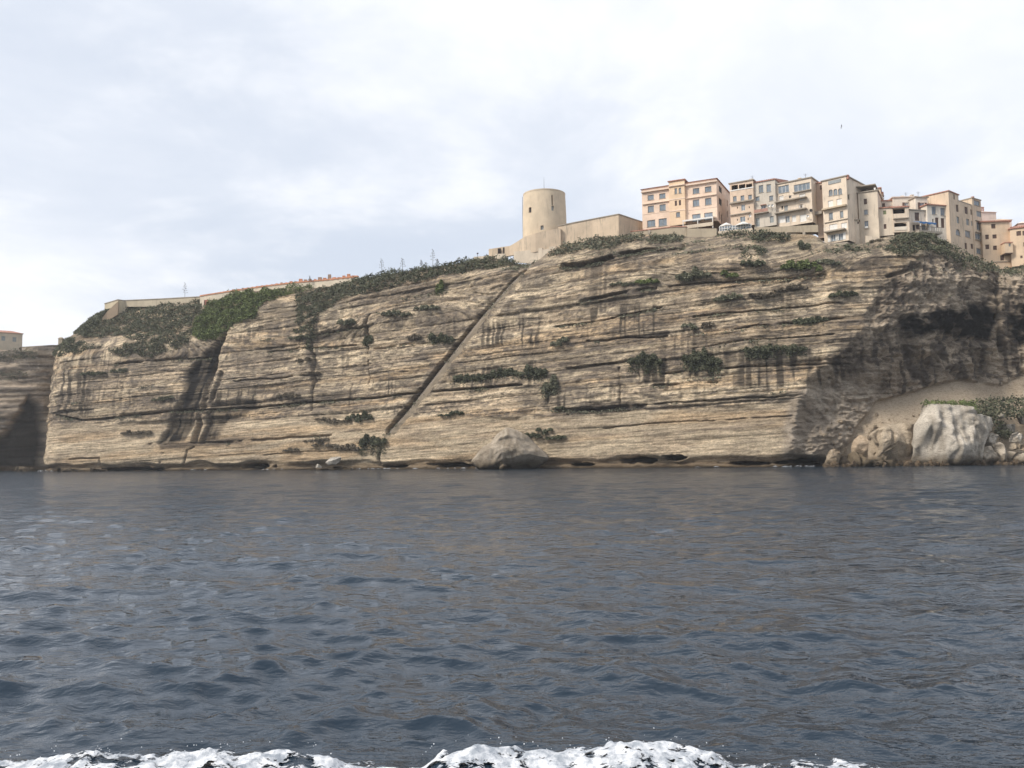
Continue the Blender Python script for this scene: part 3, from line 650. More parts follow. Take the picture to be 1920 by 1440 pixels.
BUSHES = [
 (175, 700, 46, 9, Dk, 'long low dark shrub on the left cliff face', 0), (255, 809, 58, 10, Br, 'olive brown scrub on the pale ledge left of the black gully', 0),
 (698, 821, 52, 24, Dk, 'large dark green bush at the foot of the diagonal staircase', 26), (672, 778, 52, 20, Dk, 'dark bush at the right end of the ledge left of the stair foot', 0),
 (625, 786, 66, 12, Br, 'brownish scrub trailing along the ledge left of the stair foot', 0), (650, 836, 50, 15, Br, 'olive scrub mound just left of the bush at the stair foot', 0),
 (607, 831, 44, 10, Br, 'low brown scrub on the pale rock above the white fallen slab', 0), (545, 842, 28, 10, Br, 'small brown shrub low on the pale rock, leftmost near the water', 0),
 (592, 824, 50, 6, Br, 'thin line of scrub above the low brown scrub by the fallen slab', 0), (826, 629, 46, 22, Dk, 'dark bush beside the middle of the staircase on its left', 8),
 (775, 628, 30, 12, Br, 'dry shrub left of the dark bush beside the staircase', 0), (690, 634, 18, 26, Dk, 'dark shrub hanging at the top of the long vertical crack', 10),
 (742, 585, 56, 14, Gy, 'grey scrub on the upper ledge left of the staircase', 0), (800, 574, 46, 14, Gy, 'grey scrub patch high on the face close left of the staircase', 0),
 (822, 536, 13, 32, G, 'narrow bright green plant hanging from the cliff top left of the staircase', 12), (845, 775, 46, 9, Dk, 'low dark shrub strip just right of the lower staircase', 0),
 (880, 704, 62, 20, Dk, 'left third of the dark hedge-like bush row right of the staircase', 18), (940, 696, 62, 20, Dk, 'middle of the dark hedge-like bush row right of the staircase', 18),
 (998, 690, 54, 28, Dk, 'tall right end of the dark hedge-like bush row right of the staircase', 14), (1029, 712, 26, 40, Gy, 'shrub spilling down the crack below the end of the bush row', 22),
 (1207, 668, 60, 26, Dk, 'rounded dark bush in mid cliff, leftmost of three with drip stains', 24), (1313, 668, 72, 30, Dk, 'dark bush in mid cliff, middle one of three with drip stains', 24),
 (1424, 652, 66, 20, Dk, 'dark bush in mid cliff, rightmost of three with drip stains', 16), (1487, 650, 48, 14, Dk, 'dark bush joined to the right of the rightmost dripping bush', 12),
 (1019, 804, 28, 16, Dk, 'round dark bush above the right shoulder of the fallen block', 0), (992, 816, 44, 18, Dk, 'dark scrub behind the crest of the fallen block', 0),
 (1040, 819, 40, 10, Dk, 'low dark shrub to the right of the fallen block', 0), (1050, 636, 36, 16, Gy, 'grey shrub in mid cliff right of the staircase top half', 0),
 (1048, 763, 17, 9, Dk, 'tiny dark bush above the black stained ledge', 0), (1165, 530, 44, 10, Gy, 'flat grey scrub under the rim below the rampart corner', 0), (1210, 526, 44, 14, G, 'green shrub on the upper terrace below the pink hotel left', 0),
 (1296, 512, 62, 22, Gy, 'large grey scrub among pale stones below the pink hotel', 6), (1366, 511, 34, 14, G, 'small green bush on the terrace below the parasols', 0), (1410, 490, 46, 16, Dk, 'dark bush under the retaining wall left pillar', 0),
 (1500, 492, 74, 28, G, 'big bright green bush below the tall balcony house', 0), (1550, 488, 46, 14, Gy, 'grey green shrub right of the big bright bush', 0), (1362, 556, 52, 18, Gy, 'grey scrub on the second terrace below the parasols', 0),
 (1432, 550, 60, 14, Br, 'purple brown scrub strip on the second terrace', 0), (1480, 538, 60, 16, Br, 'dry scrub with pale stones right of the purple brown strip', 0), (1580, 551, 60, 14, Dk, 'dark flat bush near the edge of the grey alcove', 0),
 (1515, 598, 62, 13, Dk, 'dark low bush on the long ledge left of the alcove', 8), (1596, 463, 32, 28, Dk, 'dark round bush at the foot of the tall balcony house', 0), (1291, 606, 30, 14, Gy, 'grey tuft in mid cliff below the hotel', 0), (1324, 604, 22, 14, Br, 'dry tuft next to the grey tuft in mid cliff', 0),
 (1505, 455, 24, 30, Dk, 'dark shrub climbing at the right pillar of the terrace', 0), (1640, 436, 30, 14, Br, 'dry bush against the wall of the plain beige house', 0), (650, 600, 34, 22, Gy, 'grey bush at the pale outcrop near the long crack', 0), (560, 632, 40, 10, Gy, 'grey bush low on the scrub gully', 0),
 (590, 700, 24, 8, Br, 'small brown shrub on the layered face, lower of two', 0), (570, 672, 26, 10, Br, 'small brown shrub on the layered face, upper of two', 0), (540, 737, 44, 12, Br, 'brown scrub just above the long black ledge', 0), (305, 745, 40, 10, Gy, 'grey shrub left of the black gully', 0),
 (225, 692, 34, 12, Gy, 'faint grey shrub on the left face right of the long low one', 0)]
for (u, v, w_, h_, m_, lab, hg) in BUSHES: bush('cliff_bush', u, v, w_, h_, m_, lab, 'bush', 'bushes growing on the cliff ledges', hg)

def scrub(name, label, polys, mat, dens, hgt, cl=None, leaf=0.23, seed=1, thresh=0.0, kind='stuff'):
    """a continuous cover of low scrub on the rock inside the polygons"""
    cl = cl or CL; r = np.random.default_rng(seed); P = cl['P'].reshape(-1, 3); U = cl['U'].ravel(); V = cl['V'].ravel()
    m = np.zeros(U.shape); Uj = U + 10 * (vn(P[:, 0] / 2.5, P[:, 2] / 2, seed + 400) - .5); Vj = V + 8 * (vn(P[:, 0] / 3, P[:, 2] / 2, seed + 401) - .5)
    for p in polys: m = np.maximum(m, poly_mask(Uj, Vj, p, 3))
    m *= (fbm(P[:, 0] / 2.2, (P[:, 2] + P[:, 1]) / 1.8, seed + 402, 3) > thresh)
    idx = np.nonzero(m > .5)[0]
    if len(idx) == 0: return
    n = int(len(idx) * dens * 1.7); k = r.choice(idx, n); c = P[k] + r.normal(size=(n, 3)) * [.25, .25, .1]
    lum = fbm(c[:, 0] / 1.9, (c[:, 2] * 1.3 + c[:, 1] * .7) / 1.9, seed + 403, 3)
    h = hgt * np.clip((lum - .25) * 2.2, 0.15, 1.4); c[:, 2] += h * r.random(n) ** .6 - .1; c[:, 1] -= 0.35 * h * r.random(n)
    V_, Q = leaf_quads(c, leaf, r); o = np_mesh(name, V_, Q, mat, False); tag(o, label, 'scrub', kind=kind)
scrub('grey_scrub', 'grey green scrub covering the slope below the left bastion', [[(137, 625), (150, 600), (195, 582), (225, 570), (382, 556), (380, 600), (352, 645), (290, 655), (230, 630), (170, 632)], [(76, 660), (100, 640), (120, 634), (146, 640), (195, 652), (150, 664), (100, 668)], [(200, 660), (260, 640), (330, 640), (350, 650), (290, 668), (230, 668)]], LEAF_SLOPE, 1.1, 1.0, seed=1, thresh=.34)
scrub('green_thicket', 'bright green thicket hanging over the left cliff top', [[(376, 592), (398, 566), (430, 552), (560, 536), (584, 546), (520, 556), (486, 575), (480, 602), (440, 606), (416, 638), (388, 640), (364, 632), (360, 612)]], G, 2.0, 1.9, seed=2)
scrub('gully_scrub', 'dark grey scrub filling the gully below the orange coped wall', [[(556, 556), (600, 542), (655, 530), (690, 520), (690, 548), (640, 560), (600, 590), (582, 630), (548, 622), (556, 590)], [(572, 620), (590, 610), (588, 660), (578, 655)]], LEAF_SLOPE, 1.3, 1.2, seed=3, thresh=.30)
scrub('rim_scrub', 'dark green scrub along the cliff rim left of the tower', [[(668, 530), (740, 504), (860, 484), (960, 474), (984, 482), (960, 500), (880, 508), (800, 524), (690, 550)]], Dk, 1.2, 1.5, seed=4, thresh=.30)
scrub('rampart_scrub', 'low green scrub on the rim under the rampart', [[(1022, 482), (1060, 458), (1140, 442), (1204, 430), (1204, 454), (1130, 464), (1060, 478)], [(1210, 456), (1216, 434), (1250, 428), (1284, 440), (1278, 458)]], Gy, 1.2, 1.2, seed=5, thresh=.30)
scrub('terrace_scrub', 'dark scrub on the rim under the terrace with parasols', [[(1340, 446), (1342, 430), (1480, 432), (1482, 452), (1420, 454)], [(1384, 470), (1420, 462), (1440, 474), (1400, 484)]], Dk, 0.9, 1.0, seed=6, thresh=.40)
scrub('corner_scrub', 'dark scrub on the rim below the blue awning house', [[(1650, 474), (1690, 438), (1742, 436), (1792, 466), (1852, 486), (1874, 510), (1840, 516), (1780, 490), (1730, 470), (1690, 482)], [(1876, 512), (1920, 484), (2000, 470), (2000, 500), (1892, 520)]], Dk, 1.1, 1.3, seed=7, thresh=.38)
scrub('far_scrub', 'dark scrub along the rim of the far left cliff', [[(-60, 664), (45, 656), (76, 664), (60, 676), (-60, 680)], [(-40, 706), (20, 696), (56, 700), (50, 712), (-40, 716)]], Gy, 1.6, 1.2, cl=FCL, seed=8, thresh=.3)
def tufts():
    r = np.random.default_rng(9); P = CL['P']; U, V = CL['U'], CL['V']; pts = []
    # grass grows where the rock makes a ledge: a step inwards going up
    out = P[..., 1]; stp = np.zeros(out.shape); stp[:-3] = out[3:] - out[:-3]
    ok = (stp > 0.75) & (P[..., 2] > 7) & (U > 60) & (U < 1960) & ~((U > 1480) & (V > 560)) & (fbm(P[..., 0] / 8, P[..., 2] / 4, 431, 3) > .46)
    idx = np.argwhere(ok); k = idx[r.choice(len(idx), min(len(idx), 1500), replace=False)]
    for i, j in k:
        n = r.integers(3, 12); pts.append(P[i, j] + [0, -.1, .1] + r.normal(size=(n, 3)) * [.5, .2, .18])
    V_, Q = leaf_quads(np.vstack(pts), .22, r); tag(np_mesh('ledge_grass', V_, Q, Gy, False), 'small tufts of grass and herbs along the rock ledges', 'grass', kind='stuff')
tufts()

# ------------------------------------------------------------------ boulders: traced outline, own distance and thickness
def boulder(outline, D, bulge, col, label, seed, dark_base=True, rough=.5, name='boulder', stain=.5):
    p = np.array(outline, float); L = np.r_[0, np.cumsum(np.hypot(*np.diff(np.vstack([p, p[:1]]), axis=0).T))]
    N, K = 84, 26; q = np.linspace(0, L[-1], N, endpoint=False); pc = np.vstack([p, p[:1]])
    bu = np.interp(q, L, pc[:, 0]); bv = np.interp(q, L, pc[:, 1]); cu, cv = (bu.min() + bu.max()) / 2, (bv.min() + bv.max()) / 2
    V = []; pk = []
    for side in (-1, 1):
        for k in range(K + 1):
            if side == 1 and k == 0: continue
            f = k / K; uu = bu + (cu - bu) * f; vv = bv + (cv - bv) * f
            b = bulge * (1 - (1 - f) ** 2.6) ** .5 if k else 0 * f
            pts = np.array([at(a, c_, D) for a, c_ in zip(uu, vv)]); pts[:, 1] += side * b * (1 if side < 0 else .8); V.append(pts)
    V = np.array(V); rp = np.random.default_rng(700 + seed); cen = V.reshape(-1, 3).mean(0)
    for q_ in range(11 if seed not in (1, 16, 18, 19) else 5):                    # fracture planes
        nn = rp.normal(size=3) * [.75, 1, .6]; nn[1] = -abs(nn[1]) - .45; nn /= np.linalg.norm(nn); pr_ = (V - cen) @ nn; d_ = np.quantile(pr_, rp.uniform(.74, .95) if seed != 16 else rp.uniform(.88, .97)); V = V - np.maximum(0, pr_ - d_)[..., None] * nn * .93
    Z = V[..., 2]; X = V[..., 0]; Yv = V[..., 1]
    nz = fbm(X / 2.4 + seed, Z / 2.0 + Yv / 3, 500 + seed, 4, .55) - .5; fc = np.abs(fbm(X / 4 + seed, Z / 4 + Yv / 3, 520 + seed, 2) - .5)
    V[..., 1] -= (rough * 3.2 * nz - 3.0 * rough * fc * 2 + rough * .7 * (vn(X / .55, Z / .8, 540 + seed) - .5)) * np.sign(D - Yv + 1e-3)
    if seed == 1: V[..., 1] += 1.1 * (vn(X / 1.1, Z / 9, 545) - .5) + .6 * (vn(X / .5, Z / 5, 546) - .5)
    V[..., 0] += rough * .6 * (fbm(Z / 1.5, X / 1.5 + Yv, 560 + seed, 3) - .5); V[..., 2] += rough * .5 * (fbm(X / 1.5, Z / 1.5 + Yv, 570 + seed, 3) - .5)
    nr = len(V); i = np.arange(nr * N).reshape(nr, N); j = np.roll(i, -1, 1); Q = []
    front = i[:K + 1]; fj = j[:K + 1]; Q.append(np.stack([front[:-1], front[1:], fj[1:], fj[:-1]], -1).reshape(-1, 4))
    bi = np.vstack([i[:1], i[K + 1:]]); bj = np.vstack([j[:1], j[K + 1:]]); Q.append(np.stack([bi[:-1], bj[:-1], bj[1:], bi[1:]], -1).reshape(-1, 4))
    c = np.broadcast_to(np.array(col), V.shape) * (0.82 + .3 * fbm(X / 1.6, Z / 1.3 + Yv, 580 + seed, 4))[..., None]
    c = lerp3(c, np.array(col) * [.45, .42, .38], stain * sst(.5, .66, fbm(X / .9 + seed, Z / 4.0, 590 + seed, 4, .6)))
    if dark_base:
        c = lerp3(c, [.20, .16, .11], .85 * (1 - sst(1.0, 2.7, Z + 1.6 * (fbm(X / 1.5, Z, 600 + seed, 3) - .5)))); c = lerp3(c, [.05, .037, .022], .9 * (1 - sst(.3, 1.3, Z + .9 * (vn(X / .8, Z, 610 + seed) - .5))))
    o = np_mesh(name, V, np.vstack(Q), ROCK, True, c, origin=V.reshape(-1, 3).mean(0)); tag(o, label, 'rock', 'fallen rocks along the shore'); return V
c1 = lambda L: [(1440 + x / 4, 640 + y / 4) for x, y in L]           # traced on an enlarged crop
c2 = lambda L: [(480 + x / 4, 580 + y / 4) for x, y in L]
c3 = lambda L: [(820 + x / 4, 580 + y / 4) for x, y in L]
WHITE, SAND, PALE = (.74, .68, .58), (.62, .52, .39), (.60, .53, .43)
boulder(c1([(1190, 465), (1350, 470), (1515, 480), (1545, 560), (1590, 540), (1690, 570), (1670, 660), (1600, 790), (1585, 950), (1330, 955), (1080, 945), (1090, 800), (1110, 620), (1150, 540)]), 179.5, 5.5, WHITE, 'huge white fallen rock with green scrub on its flat top', 1, stain=.6)
boulder(c1([(900, 625), (1000, 612), (1100, 620), (1125, 680), (1090, 760), (1060, 880), (1000, 945), (820, 940), (830, 800), (760, 700), (820, 660)]), 183.5, 4.0, SAND, 'blocky sand coloured boulder left of the huge white rock', 2)
boulder(c1([(690, 700), (720, 710), (770, 780), (800, 870), (740, 900), (640, 890), (625, 800), (645, 740)]), 180, 2.2, (.60, .47, .33), 'upright pointed tan boulder standing at the shore', 3, False, .2, stain=.3)
boulder(c1([(470, 815), (500, 800), (535, 815), (545, 870), (520, 930), (420, 935), (440, 860)]), 179.5, 1.8, (.56, .46, .34), 'rounded low boulder, leftmost of the shore rocks on the right', 4)
boulder(c1([(560, 860), (600, 845), (660, 880), (800, 880), (950, 890), (1100, 880), (1100, 950), (800, 950), (560, 955), (400, 955), (430, 925)]), 177, 2.0, (.30, .24, .16), 'low brown rock shelf at the waterline below the pointed boulder', 5)
boulder(c1([(1600, 790), (1660, 780), (1740, 880), (1750, 945), (1600, 950), (1580, 860)]), 178.5, 2.0, PALE, 'grey rock slab leaning on the right foot of the huge white rock', 6)
boulder(c1([(1680, 775), (1745, 750), (1800, 850), (1815, 930), (1750, 935), (1740, 880)]), 178, 1.8, PALE, 'narrow leaning grey slab right of the first leaning slab', 7)
boulder(c1([(1790, 765), (1830, 755), (1920, 775), (1990, 790), (1980, 820), (1860, 815), (1785, 790)]), 181.5, 1.5, SAND, 'flat tan block lying at the right picture edge, upper one', 8, False)
boulder(c1([(1800, 815), (1880, 835), (1990, 830), (2000, 935), (1830, 930), (1800, 870)]), 179.5, 2.2, PALE, 'flat tan block at the right picture edge, lower one by the water', 9)
boulder(c1([(1700, 640), (1760, 620), (1860, 620), (1875, 700), (1820, 715), (1700, 690)]), 185.5, 2.0, (.52, .48, .41), 'pale grey rock in the scrub right of the huge white rock', 10, False)
boulder(c1([(1880, 560), (1920, 530), (2010, 540), (2010, 640), (1900, 620)]), 185.5, 1.8, (.55, .51, .44), 'pale rock at the right edge above the flat blocks', 11, False)
boulder(c1([(1730, 560), (1755, 535), (1770, 565), (1750, 590)]), 183, .7, (.58, .54, .46), 'small white stone in the scrub above the pale grey rock', 12, False)
boulder(c1([(900, 400), (915, 345), (1010, 325), (1020, 370), (990, 405)]), 197.5, 1.6, (.36, .29, .21), 'smooth brown boulder lying on the talus, left of two', 13, False, .15)
boulder(c1([(1010, 390), (1030, 345), (1110, 300), (1150, 320), (1145, 390), (1080, 410)]), 196.5, 1.8, (.38, .31, .23), 'smooth brown boulder lying on the talus, right of two', 14, False, .15)
boulder(c1([(1100, 430), (1120, 395), (1150, 400), (1160, 440), (1120, 448)]), 192.5, .8, (.42, .35, .26), 'small round stone below the two talus boulders', 15, False, .15)
boulder(c3([(520, 882), (600, 905), (680, 950), (760, 1030), (830, 1090), (845, 1120), (810, 1150), (760, 1200), (500, 1205), (300, 1200), (250, 1140), (340, 1030), (400, 1000), (440, 940)]), 204.5, 5.5, (.55, .475, .375), 'big fallen rock with a sharp sloping crest at the cliff foot', 16, True, .4)
boulder(c3([(470, 1150), (500, 1140), (525, 1160), (522, 1200), (465, 1200)]), 198, .9, (.36, .30, .22), 'small grey stone in front of the crested rock', 17)
boulder(c2([(520, 1150), (560, 1110), (640, 1098), (650, 1125), (600, 1165), (540, 1170)]), 228, 1.2, (.70, .66, .58), 'white fallen slab lying at the cliff foot', 18, False, .18, stain=.2)
boulder(c2([(445, 1185), (460, 1158), (498, 1180), (490, 1196), (450, 1198)]), 227, .8, (.66, .62, .54), 'small white stone left of the white fallen slab', 19, False, .15, stain=.2)
boulder(c2([(350, 1205), (380, 1185), (480, 1190), (640, 1175), (720, 1190), (730, 1214), (350, 1218)]), 225.5, 1.4, (.22, .17, .11), 'low brown rock shelf under the white fallen slab', 20)
boulder(c1([(1640, 700), (1690, 670), (1720, 700), (1705, 780), (1650, 800), (1615, 790)]), 180, 1.8, WHITE, 'white broken block against the right flank of the huge white rock', 24)
boulder(c1([(1560, 560), (1620, 540), (1690, 575), (1670, 680), (1600, 720), (1570, 650)]), 181.5, 2.2, WHITE, 'white shoulder block behind the right flank of the huge white rock', 25, False)
boulder(c1([(1820, 690), (1880, 680), (1915, 720), (1890, 760), (1810, 755)]), 183, 1.5, WHITE, 'pale angular block above the flat tan blocks', 26, False)
boulder(c1([(880, 640), (940, 660), (960, 760), (930, 860), (850, 870), (840, 760), (850, 690)]), 181, 1.6, SAND, 'cream split block on the left half of the blocky boulder', 27, False)
for k, (u0, w0, h0, D0) in enumerate([(40, 60, 10, 282), (120, 50, 7, 258), (178, 30, 7, 257)]):
    vv = 720 + F * math.tan(math.atan(3.0 / D0) + PITCH) - math.tan(ROLL) * (u0 - 960)
    boulder([(u0 - w0, vv + 2), (u0 - w0 * .7, vv - h0 * .7), (u0 - w0 * .2, vv - h0), (u0 + w0 * .4, vv - h0 * .8), (u0 + w0 * .8, vv - h0 * .5), (u0 + w0, vv + 2)], D0, 2.0, (.24, .19, .13),
            ['brown rock shelf at the water below the far left cliff', 'brown rock shelf at the foot of the left cliff corner', 'smaller brown rock just right of the cliff corner shelf'][k], 30 + k)
# scrub on the huge rock and on the talus behind it
def patch_scrub(name, label, pts, mat, n, spread, seed):
    r = np.random.default_rng(seed); C = []
    for u, v, D in pts: C.append(at(u, v, D) + r.normal(size=(n, 3)) * spread + [0, 0, .2])
    V_, Q = leaf_quads(np.vstack(C), .26, r); tag(np_mesh(name, V_, Q, mat, False), label, 'scrub', kind='stuff')
patch_scrub('rock_top_scrub', 'green scrub crowning the huge white rock', [(1738 + 5.2 * k, 757 + (k % 3) * 2, 179 + (k % 4) * 1.0) for k in range(17)] + [(1812 + 4 * k, 764 + 3 * (k % 3), 178.5) for k in range(4)], G, 45, [.45, .9, .30], 21)
patch_scrub('talus_scrub', 'dark scrub mound behind the huge white rock at the right edge', [(1812 + 7 * k, 762 - 11 * math.sin(min(1, k / 8) * 1.5) + 9 * j + (k % 3), 189 - 1.6 * j) for k in range(20) for j in range(4)], Dk, 40, [.6, .6, .45], 22)
patch_scrub('shore_scrub', 'dark scrub between the pale rocks at the right edge', [(1868 + 5 * k, 808 + 4 * (k % 3) + k * 1.0, 184) for k in range(7)] + [(1862 + 4 * k, 790 + 2 * k, 184.5) for k in range(5)], Dk, 40, [.5, .5, .4], 23)

def shore_foam():
    r = np.random.default_rng(77); V = []; Q = []; s1, xy, nrm = smooth_path(PATH, 0.5); n = 0
    for k in r.choice(len(s1), 260, replace=False):
        if vn(s1[k] / 9, 0.0, 901) < .56: continue
        c = xy[k] + nrm[k] * r.uniform(-.5, 2.2); L_ = r.uniform(.25, 1.1); t = np.array([-nrm[k][1], nrm[k][0]]); a = r.uniform(0, 6.28, 9); a.sort()
        ring = [(c + t * math.cos(q) * L_ * r.uniform(.6, 1.1) + nrm[k] * math.sin(q) * .35 * r.uniform(.5, 1.2)) for q in np.linspace(0, 6.28, 9)[:-1]]
        V += [(p_[0], p_[1], .10 + r.uniform(0, .10)) for p_ in ring] + [(c[0], c[1], .22 + r.uniform(0, .18))]; Q += [(n + i, n + (i + 1) % 8, n + 8) for i in range(8)]; n += 9
    o = np_mesh('shore_foam', np.array(V), np.array(Q), bpy.data.materials['sea_foam'], True, np.full((len(V), 3), .62)); tag(o, 'small white flecks of foam where the sea meets the cliff foot', 'foam', kind='stuff')
shore_foam()

def rubble():
    r = np.random.default_rng(31); V = []; Q = []; n = 0; base = bmesh.new(); bmesh.ops.create_icosphere(base, subdivisions=2, radius=1); bv = np.array([v.co[:] for v in base.verts]); bf = np.array([[v.index for v in f.verts] for f in base.faces]); base.free(); C = []
    for k in range(170):
        u = r.uniform(1545, 1915); big = r.random()
        if big < .6: v = 868 + r.uniform(-4, 3); D = r.uniform(176.5, 179.5); sz = r.uniform(.25, .75); P = at(u, v, D); P[2] = r.uniform(0, .5)
        else: P = surf(u, r.uniform(770, 850)); sz = r.uniform(.15, .5)
        q = bv * sz * r.uniform(.6, 1.3, 3); q = q + .22 * sz * r.normal(size=q.shape); q = np.round(q / (sz * .35)) * sz * .35 * .5 + q * .5
        V.append(q + P); Q.append(bf + n); n += len(bv); C.append(np.full((len(bv), 3), 1.0) * (np.array([.16, .12, .08]) if big < .6 else np.array([.46, .38, .28])) * r.uniform(.5, 1.2))
    o = np_mesh('shore_rubble', np.vstack(V), np.vstack(Q), ROCK, False, np.vstack(C)); tag(o, 'small broken stones scattered on the talus and along the right shore', 'rubble', kind='stuff')
rubble()

# ------------------------------------------------------------------ buildings
GLASS, BROWN = plain('window_glass', (.20, .235, .27), .12, .3, .6), plain('brown_shutter', (.11, .065, .05), .7)
DARKIN, WHITEP = plain('dark_interior', (.030, .022, .022), .9), plain('white_paint', (.74, .72, .68), .6, .06)
GREYS, TILE = plain('grey_shutter', (.27, .29, .29), .6), None
FRAME, STONE = plain('window_frame', (.40, .37, .33), .6), stucco('old_masonry', (.40, .335, .245), amt=.75)
CONC, BLUE = stucco('weathered_concrete', (.36, .31, .25), amt=.6), plain('blue_canvas', (.035, .15, .36), .8, .3, 1.5)
GREENS, METAL = plain('green_shutter', (.17, .20, .10), .7), plain('dark_metal', (.05, .045, .045), .6)
def tile_mat():
    m, nt, bs, L = nodes('terracotta_tiles'); n = tex(nt, 'ShaderNodeTexNoise', 2.5, 5, .6); c = mixc(nt, mrange(nt, n, .3, .7), (.30, .135, .095), (.50, .27, .20)); L(c, bs.inputs['Base Color']); bs.inputs['Roughness'].default_value = .9; return m
TILE = tile_mat()
class Fac:
    """a vertical facade plane between two photo columns at given distances"""
    def __init__(s, uL, DL, uR, DR, vm=400):
        s.A = at(uL, vm, DL); s.B = at(uR, vm, DR); s.A[2] = s.B[2] = 0; e = s.B - s.A; s.L = float(np.hypot(e[0], e[1])); s.e = e / s.L
        s.n = np.array([s.e[1], -s.e[0], 0]); s.up = np.array([0, 0, 1.0])
        if s.n @ (CAM * [1, 1, 0] - s.A) < 0: s.n = -s.n
    def hit(s, u, v):
        d = ray(u, v); t = ((s.A - CAM) @ s.n) / (d @ s.n); P = CAM + t * d; return float((P - s.A) @ s.e), float(P[2]), t
    def px(s, u):
        s_, z, t = s.hit(u, 400); d = ray(u, 400); c = abs(d @ s.n) / math.hypot(d[0], d[1]); return t / F, t / F / max(c, .25)    # metres per px (vertical, along the wall)
    def p(s, a, z, out=0.0): return s.A + s.e * a + s.up * z + s.n * out
def wall_with_holes(mb, fc, s0, s1, z0, z1, holes, rev=0.28):
    hs = [h for h in holes if h[1] > s0 and h[0] < s1]
    S = sorted({s0, s1, *[min(max(x, s0), s1) for h in hs for x in h[:2]]}); Zs = sorted({z0, z1, *[min(max(x, z0), z1) for h in hs for x in h[2:4]]})
    for a, b in zip(S[:-1], S[1:]):
        for c, d in zip(Zs[:-1], Zs[1:]):
            m, k = (a + b) / 2, (c + d) / 2
            if any(h[0] < m < h[1] and h[2] < k < h[3] for h in hs): continue
            mb.face([fc.p(a, c), fc.p(b, c), fc.p(b, d), fc.p(a, d)])
    for a, b, c, d in [h[:4] for h in hs]:
        o = -rev
        mb.face([fc.p(a, c), fc.p(a, d), fc.p(a, d, o), fc.p(a, c, o)]); mb.face([fc.p(b, d), fc.p(b, c), fc.p(b, c, o), fc.p(b, d, o)])
        mb.face([fc.p(a, d), fc.p(b, d), fc.p(b, d, o), fc.p(a, d, o)]); mb.face([fc.p(b, c), fc.p(a, c), fc.p(a, c, o), fc.p(b, c, o)])
def fbox(mb, fc, a0, a1, z0, z1, o0, o1):
    c = fc.p((a0 + a1) / 2, (z0 + z1) / 2, (o0 + o1) / 2); mb.box(c, fc.e * (a1 - a0) / 2, fc.n * abs(o1 - o0) / 2, fc.up * (z1 - z0) / 2)
def window(root, fc, h, typ, wmat=None):
    a, b, c, d = h; w, hh = b - a, d - c; t = min(.09, w * .12)
    if typ == 'void':
        q = MB(); fbox(q, fc, a - .05, b + .05, c - .05, d + .05, -1.6, -1.5); return q.build('recess_back', DARKIN, root)
    if typ in ('brown', 'white', 'grey', 'green', 'dark'):
        mt = dict(brown=BROWN, white=WHITEP, grey=GREYS, green=GREENS, dark=DARKIN)[typ]
        q = MB(); fbox(q, fc, a, b, c, d, -.26, -.16); sh = q.build('shutter' if typ != 'dark' else 'window', mt, root)
        if typ != 'dark' and w > .5:
            q = MB(); fbox(q, fc, (a + b) / 2 - .02, (a + b) / 2 + .02, c, d, -.16, -.13)
            for k in range(1, 4): fbox(q, fc, a, b, c + hh * k / 4 - .02, c + hh * k / 4 + .02, -.16, -.14)
            q.build('shutter_rail', mt, sh)
        return sh
    q = MB(); fbox(q, fc, a, a + t, c, d, -.24, -.14); fbox(q, fc, b - t, b, c, d, -.24, -.14); fbox(q, fc, a + t, b - t, d - t, d, -.24, -.14); fbox(q, fc, a + t, b - t, c, c + t, -.24, -.14)
    nm = max(1, int(round(w / 1.0))) if typ == 'glazing' else 1
    for k in range(1, nm + (1 if typ != 'glazing' else 0)):
        x = a + w * k / (nm if typ == 'glazing' else 2); fbox(q, fc, x - .035, x + .035, c + t, d - t, -.235, -.15)
    if typ in ('glass', 'glazing') and typ == 'glass' and w > .9: fbox(q, fc, (a + b) / 2 - .035, (a + b) / 2 + .035, c + t, d - t, -.235, -.15)
    fr = q.build('window_frame', WHITEP if typ in ('glazing', 'open', 'openw', 'french') else FRAME, root)
    g = MB(); fbox(g, fc, a + t * .6, b - t * .6, c + t * .6, d - t * .6, -.215, -.195); g.build('pane', GLASS, fr)
    if typ == 'arch' and wmat:
        g = MB(); r_ = w / 2; zc = d - r_; x = (a + b) / 2; n_ = 7
        for sg in (-1, 1):
            arc = [(x + sg * r_ * math.cos(q_), zc + r_ * math.sin(q_)) for q_ in [math.pi / 2 * k / n_ for k in range(n_ + 1)]]
            for (x0, z0), (x1, z1) in zip(arc[:-1], arc[1:]): g.prism([fc.p(x0, z0, -.003), fc.p(x1, z1, -.003), fc.p(x1, z1, -.27), fc.p(x0, z0, -.27)], [fc.p(x0, d, -.003), fc.p(x1, d, -.003), fc.p(x1, d, -.27), fc.p(x0, d, -.27)])
        g.build('arch_spandrel', wmat, fr)
    if typ in ('open', 'openw'):
        for x0, x1 in ((a - w * .52, a - .02), (b + .02, b + w * .52)):
            g = MB(); fbox(g, fc, x0, x1, c, d, .01, .06)
            for k in range(1, 4): fbox(g, fc, x0 + .04, x1 - .04, c + hh * k / 4 - .03, c + hh * k / 4 + .03, .06, .075)
            g.build('shutter', WHITEP if typ == 'openw' else BROWN, fr)
    if typ != 'french':
        g = MB(); fbox(g, fc, a - .08, b + .08, c - .08, c, -.1, .09); g.build('sill', CONC, fr)
    return fr
